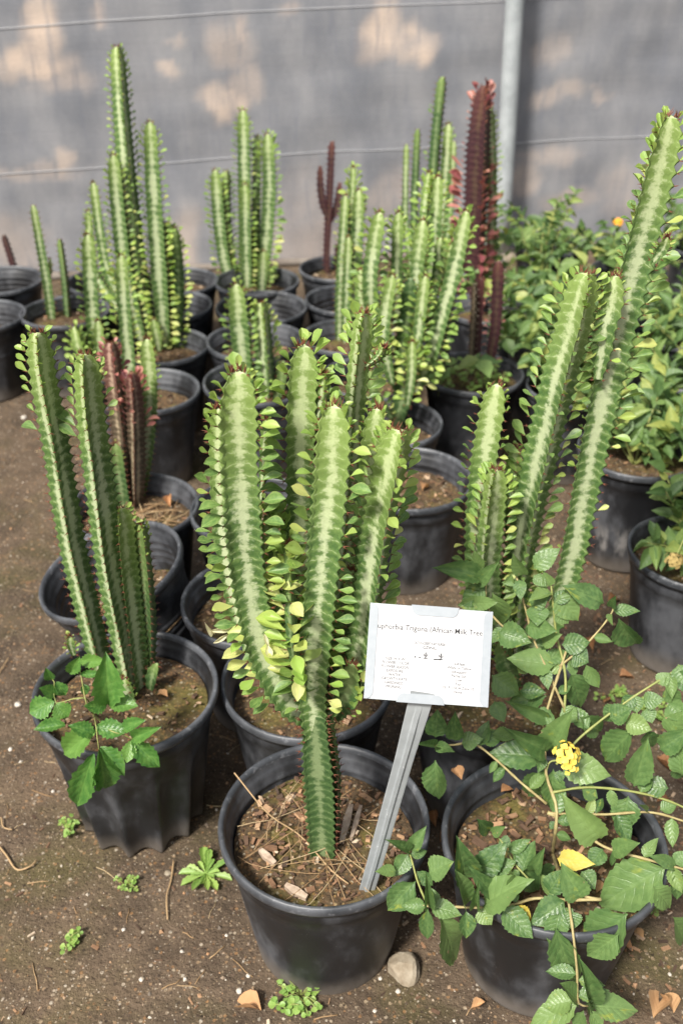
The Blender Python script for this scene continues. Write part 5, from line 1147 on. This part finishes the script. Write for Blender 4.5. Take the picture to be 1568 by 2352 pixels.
while n_p < 1700:
    y = .5 + 3.0 * rnd() ** 1.6; x = ru(-.5, .7) * (0.55 + y * .7)
    if n_p > 800: y = ru(.75, 1.9); x = ru(.28, .85) * (.5 + y * .5)
    if inpot(x, y): continue
    L = ru(.003, .012) * (1.6 if n_p > 800 and rnd() < .35 else 1); W = L * ru(.12, .5); T = L * .1; c = Vector((x, y, gz(x, y) + .001)); rot = Matrix.Rotation(ru(0, 6.3), 3, 'Z') @ Matrix.Rotation(ru(-.3, .3), 3, 'X')
    q = [Vector((a * L / 2, b * W / 2 * ru(.6, 1.2), z * T)) for z in (-1, 1) for b in (-1, 1) for a in (-1, 1)]
    m.add([c + rot @ w for w in q], [(0, 2, 3, 1), (4, 5, 7, 6), (0, 1, 5, 4), (2, 6, 7, 3), (0, 4, 6, 2), (1, 3, 7, 5)]); n_p += 1
tag(m.build('bark_litter', M['bark'], smooth=False), 'small bark and straw litter on the earth between pots', 'litter', kind='stuff')

def gpt(u, v): p = atz(u, v, 0); p.z = gz(p.x, p.y); return p
def stone(u, v, wpx_, label, mat='stone', sub=3, sq=.8):
    import bmesh
    p = gpt(u, v); r = wpx_ * pxm(p.y, v) / 2 * (1 if wpx_ > 30 else .72); bm = bmesh.new(); bmesh.ops.create_icosphere(bm, subdivisions=sub, radius=1)
    sd = ru(0, 50); planes = [Vector((ru(-1, 1), ru(-1, 1), ru(-1, 1))).normalized() for _ in range(9)]
    for w in bm.verts:
        d = w.co.normalized(); k = 1 + .25 * noise.noise(d * 1.2 + Vector((sd, 0, 0)))
        for pl in planes:
            t = d.dot(pl)
            if t > .74: k = min(k, .80 / t)
        k += .03 * noise.noise(d * 7 + Vector((sd, 0, 0))); w.co = d * k * r; w.co.z *= sq
    me = bpy.data.meshes.new('stone'); bm.to_mesh(me); bm.free(); me.materials.append(M[mat]); o = ob('stone', me, loc=p + Vector((0, 0, r * sq * .5)))
    return tag(o, label, 'stone', 'stones on the earth')
M['white_stone'] = simple('white_pebble', [(.3, (.34, .30, .25)), (.7, (.52, .48, .42))], .8, 120, .3)
stone(928, 2232, 78, 'fist sized tan rock beside the foot of the labelled pot')
for (u, v, w, lab) in ((873, 2248, 14, 'small white pebble left of the tan rock'), (914, 2278, 18, 'small white pebble just below the tan rock'), (42, 1622, 22, 'white pebble on the earth left of the fluted pot'), (25, 1722, 16, 'white pebble at the left edge below the larger white one'), (122, 1818, 13, 'tiny white pebble below the weed leaves on the left'), (118, 1325, 24, 'pale stone left of the tilted pot'), (55, 960, 20, 'pale stone on the far left earth'), (418, 2188, 13, 'tiny white pebble on the bare earth at the bottom left'), (570, 2245, 15, 'white pebble left of the labelled pot foot'), (325, 2252, 17, 'pale pebble on the bottom left earth'), (550, 2282, 22, 'white stone above the curled dead leaf'), (328, 2250, 16, 'grey pebble near the bottom edge left of the curled leaf'), (285, 2138, 14, 'pale pebble in the middle of the bare earth'), (520, 2150, 12, 'tiny white pebble left of the labelled pot wall'), (386, 2008, 24, 'flat grey stone beside the ragged rosette weed'), (1537, 2238, 13, 'white pebble at the right bottom edge'), (860, 2325, 14, 'small pale pebble at the bottom edge below the rock')):
    stone(u, v, w, lab, 'white_stone' if 'white' in lab or 'pale' in lab else 'stone', 2, .7)
# small ground weeds
def rosette(u, v, n, lpx, meshes, label, name='ground_weed', up=.25, ar=.30, inner=True):
    p = gpt(u, v); l0 = lpx * pxm(p.y, v); root = empty(name, p, label, 'weed', 'weeds on the earth')
    for i in range(n):
        a = 6.2832 * i / n + ru(-.2, .2); l = l0 * ru(.8, 1.15) * (.55 if inner and i % 3 == 0 else 1); e = ru(.08, up) * (2.2 if inner and i % 3 == 0 else 1)
        d = Vector((math.cos(a), math.sin(a), e)); ob('leaf', random.choice(meshes), root, mtx=leaf_matrix(Vector((0, 0, .003)), d, Vector((0, 0, 1)), l, l * ar))
    return root
def creeper(u, v, n, spread, lpx, label):
    p = gpt(u, v); s = spread * pxm(p.y, v); l0 = lpx * pxm(p.y, v); root = empty('ground_weed', p, label, 'weed', 'weeds on the earth')
    for i in range(n):
        a = ru(0, 6.28); q = Vector((math.cos(a), math.sin(a), 0)) * s * ru(.4, 1); q.z = ru(.006, .02)
        m = MB(); m.tube([Vector((0, 0, .001)), q * .5 + Vector((0, 0, .006)), q], .0006, 4); st = m.build('runner', M['stalk'], root)
        for j in range(5):
            t = ru(.4, 1.05); b = ru(0, 6.28); l = l0 * ru(.7, 1.2); ob('leaf', random.choice(GR), st, mtx=leaf_matrix(q * t, Vector((math.cos(b), math.sin(b), ru(0, .4))), Vector((ru(-.3, .3), -.2, 1)), l, l * ru(.7, 1)))
    return root
rosette(474, 2012, 17, 62, GW, 'ragged pale green rosette weed left of the labelled pot')
creeper(690, 2290, 16, 55, 16, 'clump of small green weed at the foot of the labelled pot')
creeper(660, 2318, 5, 30, 20, 'tiny leafy weed at the bottom edge below the pot foot')
creeper(292, 2040, 10, 34, 10, 'little yellowish sprouts below the fluted pot')
creeper(158, 2165, 9, 32, 14, 'small bluish green weed on the bottom left earth')
creeper(155, 1910, 9, 32, 12, 'thin weed tuft beside the foot of the fluted pot')
creeper(1100, 1625, 14, 60, 14, 'fine green weeds beneath the metal label card')
creeper(1395, 1600, 10, 46, 11, 'sparse seedlings on the earth right of the white card')
creeper(1500, 1640, 8, 40, 14, 'sprouts on the earth near the right edge')
creeper(1505, 2090, 8, 34, 12, 'small sprout right of the big bottom right pot')
# dead leaves, one by one
def dead(u, v, lpx, ang, label, lift=.006, ar=.6):
    p = gpt(u, v); l = lpx * pxm(p.y, v); a = R_(ang); o = ob('dead_leaf', random.choice(DL), mtx=leaf_matrix(p + Vector((0, 0, lift)), Vector((math.cos(a), math.sin(a), ru(-.05, .15))), Vector((ru(-.3, .3), ru(-.3, .1), 1)), l, l * ar)); return tag(o, label, 'dead leaf', 'dead leaves')
for (u, v, l, a, lab) in ((600, 2330, 74, 160, 'curled orange brown dead leaf at the bottom edge'), (550, 2020, 26, 40, 'small orange leaf tucked against the labelled pot'), (1500, 2340, 85, 60, 'crumpled tan dead leaf in the bottom right corner'), (1545, 2330, 60, 100, 'brown dead leaf right beside the crumpled tan one in the corner'), (1080, 2325, 34, 20, 'small brown dead leaf below the big bottom right pot'), (1475, 2160, 34, 120, 'small tan dead leaf right of the big pot'), (1420, 2165, 38, -40, 'thin yellow orange leaf right of the big pot'),
                          (1395, 1385, 40, 30, 'orange dead leaf on the earth below the splashed pot'), (1360, 1500, 34, 100, 'brown dead leaf beside the pale stalk'), (1420, 1560, 40, 10, 'tan dead leaf near the right hand pot foot'), (1385, 1620, 36, 60, 'dead leaf among sprouts right of the card'), (1330, 1420, 34, 140, 'dead leaf behind the shrub tips'), (1440, 1700, 40, 80, 'pinkish brown dead leaf behind the flower'), (1540, 1780, 44, 130, 'orange dead leaf at the right edge'), (1505, 1850, 40, 30, 'dry leaf beside the right rim of the big pot'), (1000, 1905, 40, 90, 'brown dead leaf in the gap between the two front pots'), (1010, 1940, 34, 40, 'orange dead leaf lower in the gap between the front pots')):
    dead(u, v, l, a, lab)
for (pk, u, v, l, a, lab) in (('P2', 385, 1600, 34, 150, 'orange dead leaf on the soil of the fluted pot'), ('P5', 392, 1165, 34, 100, 'orange dead leaf on the needle litter'), ('P30', 1325, 1915, 44, 20, 'pinkish dead leaf on the soil of the big pot'), ('P30', 1060, 1790, 50, 110, 'curled brown dead leaf at the left rim of the big pot'), ('P30', 1150, 1820, 36, 30, 'tan dead leaf on the bark of the big pot'), ('P30', 1370, 2050, 46, 80, 'tan dead leaf low on the right soil of the big pot'), ('P25', 970, 1125, 30, 60, 'orange dead leaf on the soil of the dusty pot')):
    z = POTS[pk][2]; p = atz(u, v, z + .008); L = l * pxm(p.y, v); q = R_(a)
    tag(ob('dead_leaf', random.choice(DL), mtx=leaf_matrix(p, Vector((math.cos(q), math.sin(q), .12)), Vector((ru(-.3, .3), -.2, 1)), L, L * .6)), lab, 'dead leaf', 'dead leaves')
def twig(pts, r, lab, mat='needle'):
    P = [gpt(u, v) + Vector((0, 0, .003 + h)) for u, v, h in pts]; m = MB(); m.tube(spline(P, 18), [r * .7 * (1 + .35 * noise.noise(Vector((i * .6, r * 900, 0)))) for i in range(18)], 5); tag(m.build('twig', M[mat]), lab, 'twig', 'twigs on the earth')
twig([(400, 1985, .004), (393, 2030, .002), (384, 2065, .003), (386, 2118, .001)], .0018, 'pale dry stalk on the earth left of the rosette weed')
twig([(0, 1950, .004), (18, 1972, .003), (40, 2002, .002), (70, 1998, .004), (86, 1982, .003)], .0022, 'curled orange dry root at the left edge')
twig([(5, 1885, .004), (10, 1905, .002), (30, 1912, .003)], .0018, 'short orange twig above the curled dry root')
twig([(0, 1555, .002), (22, 1520, .002)], .0016, 'short brown twig at the left edge beside the fluted pot')
twig([(800, 2240, .001), (852, 2215, .002)], .0008, 'fine straw at the foot of the labelled pot')
m = MB(); n_p = 0
while n_p < 260:
    y = .5 + 2.2 * rnd() ** 1.5; x = ru(-.5, .7) * (0.55 + y * .7)
    if inpot(x, y): continue
    L = ru(.012, .045); a = ru(0, 6.28); d = Vector((math.cos(a), math.sin(a), 0)); c = Vector((x, y, 0)); P = []
    for i in range(4):
        q = c + d * L * (i / 3 - .5) + Vector((-d.y, d.x, 0)) * L * ru(-.06, .06); q.z = gz(q.x, q.y) + .0012; P.append(q)
    m.tube(P, ru(.0004, .0009), 4); n_p += 1
tag(m.build('straw_litter', M['needle']), 'scattered bits of dry straw lying on the earth', 'litter', kind='stuff')
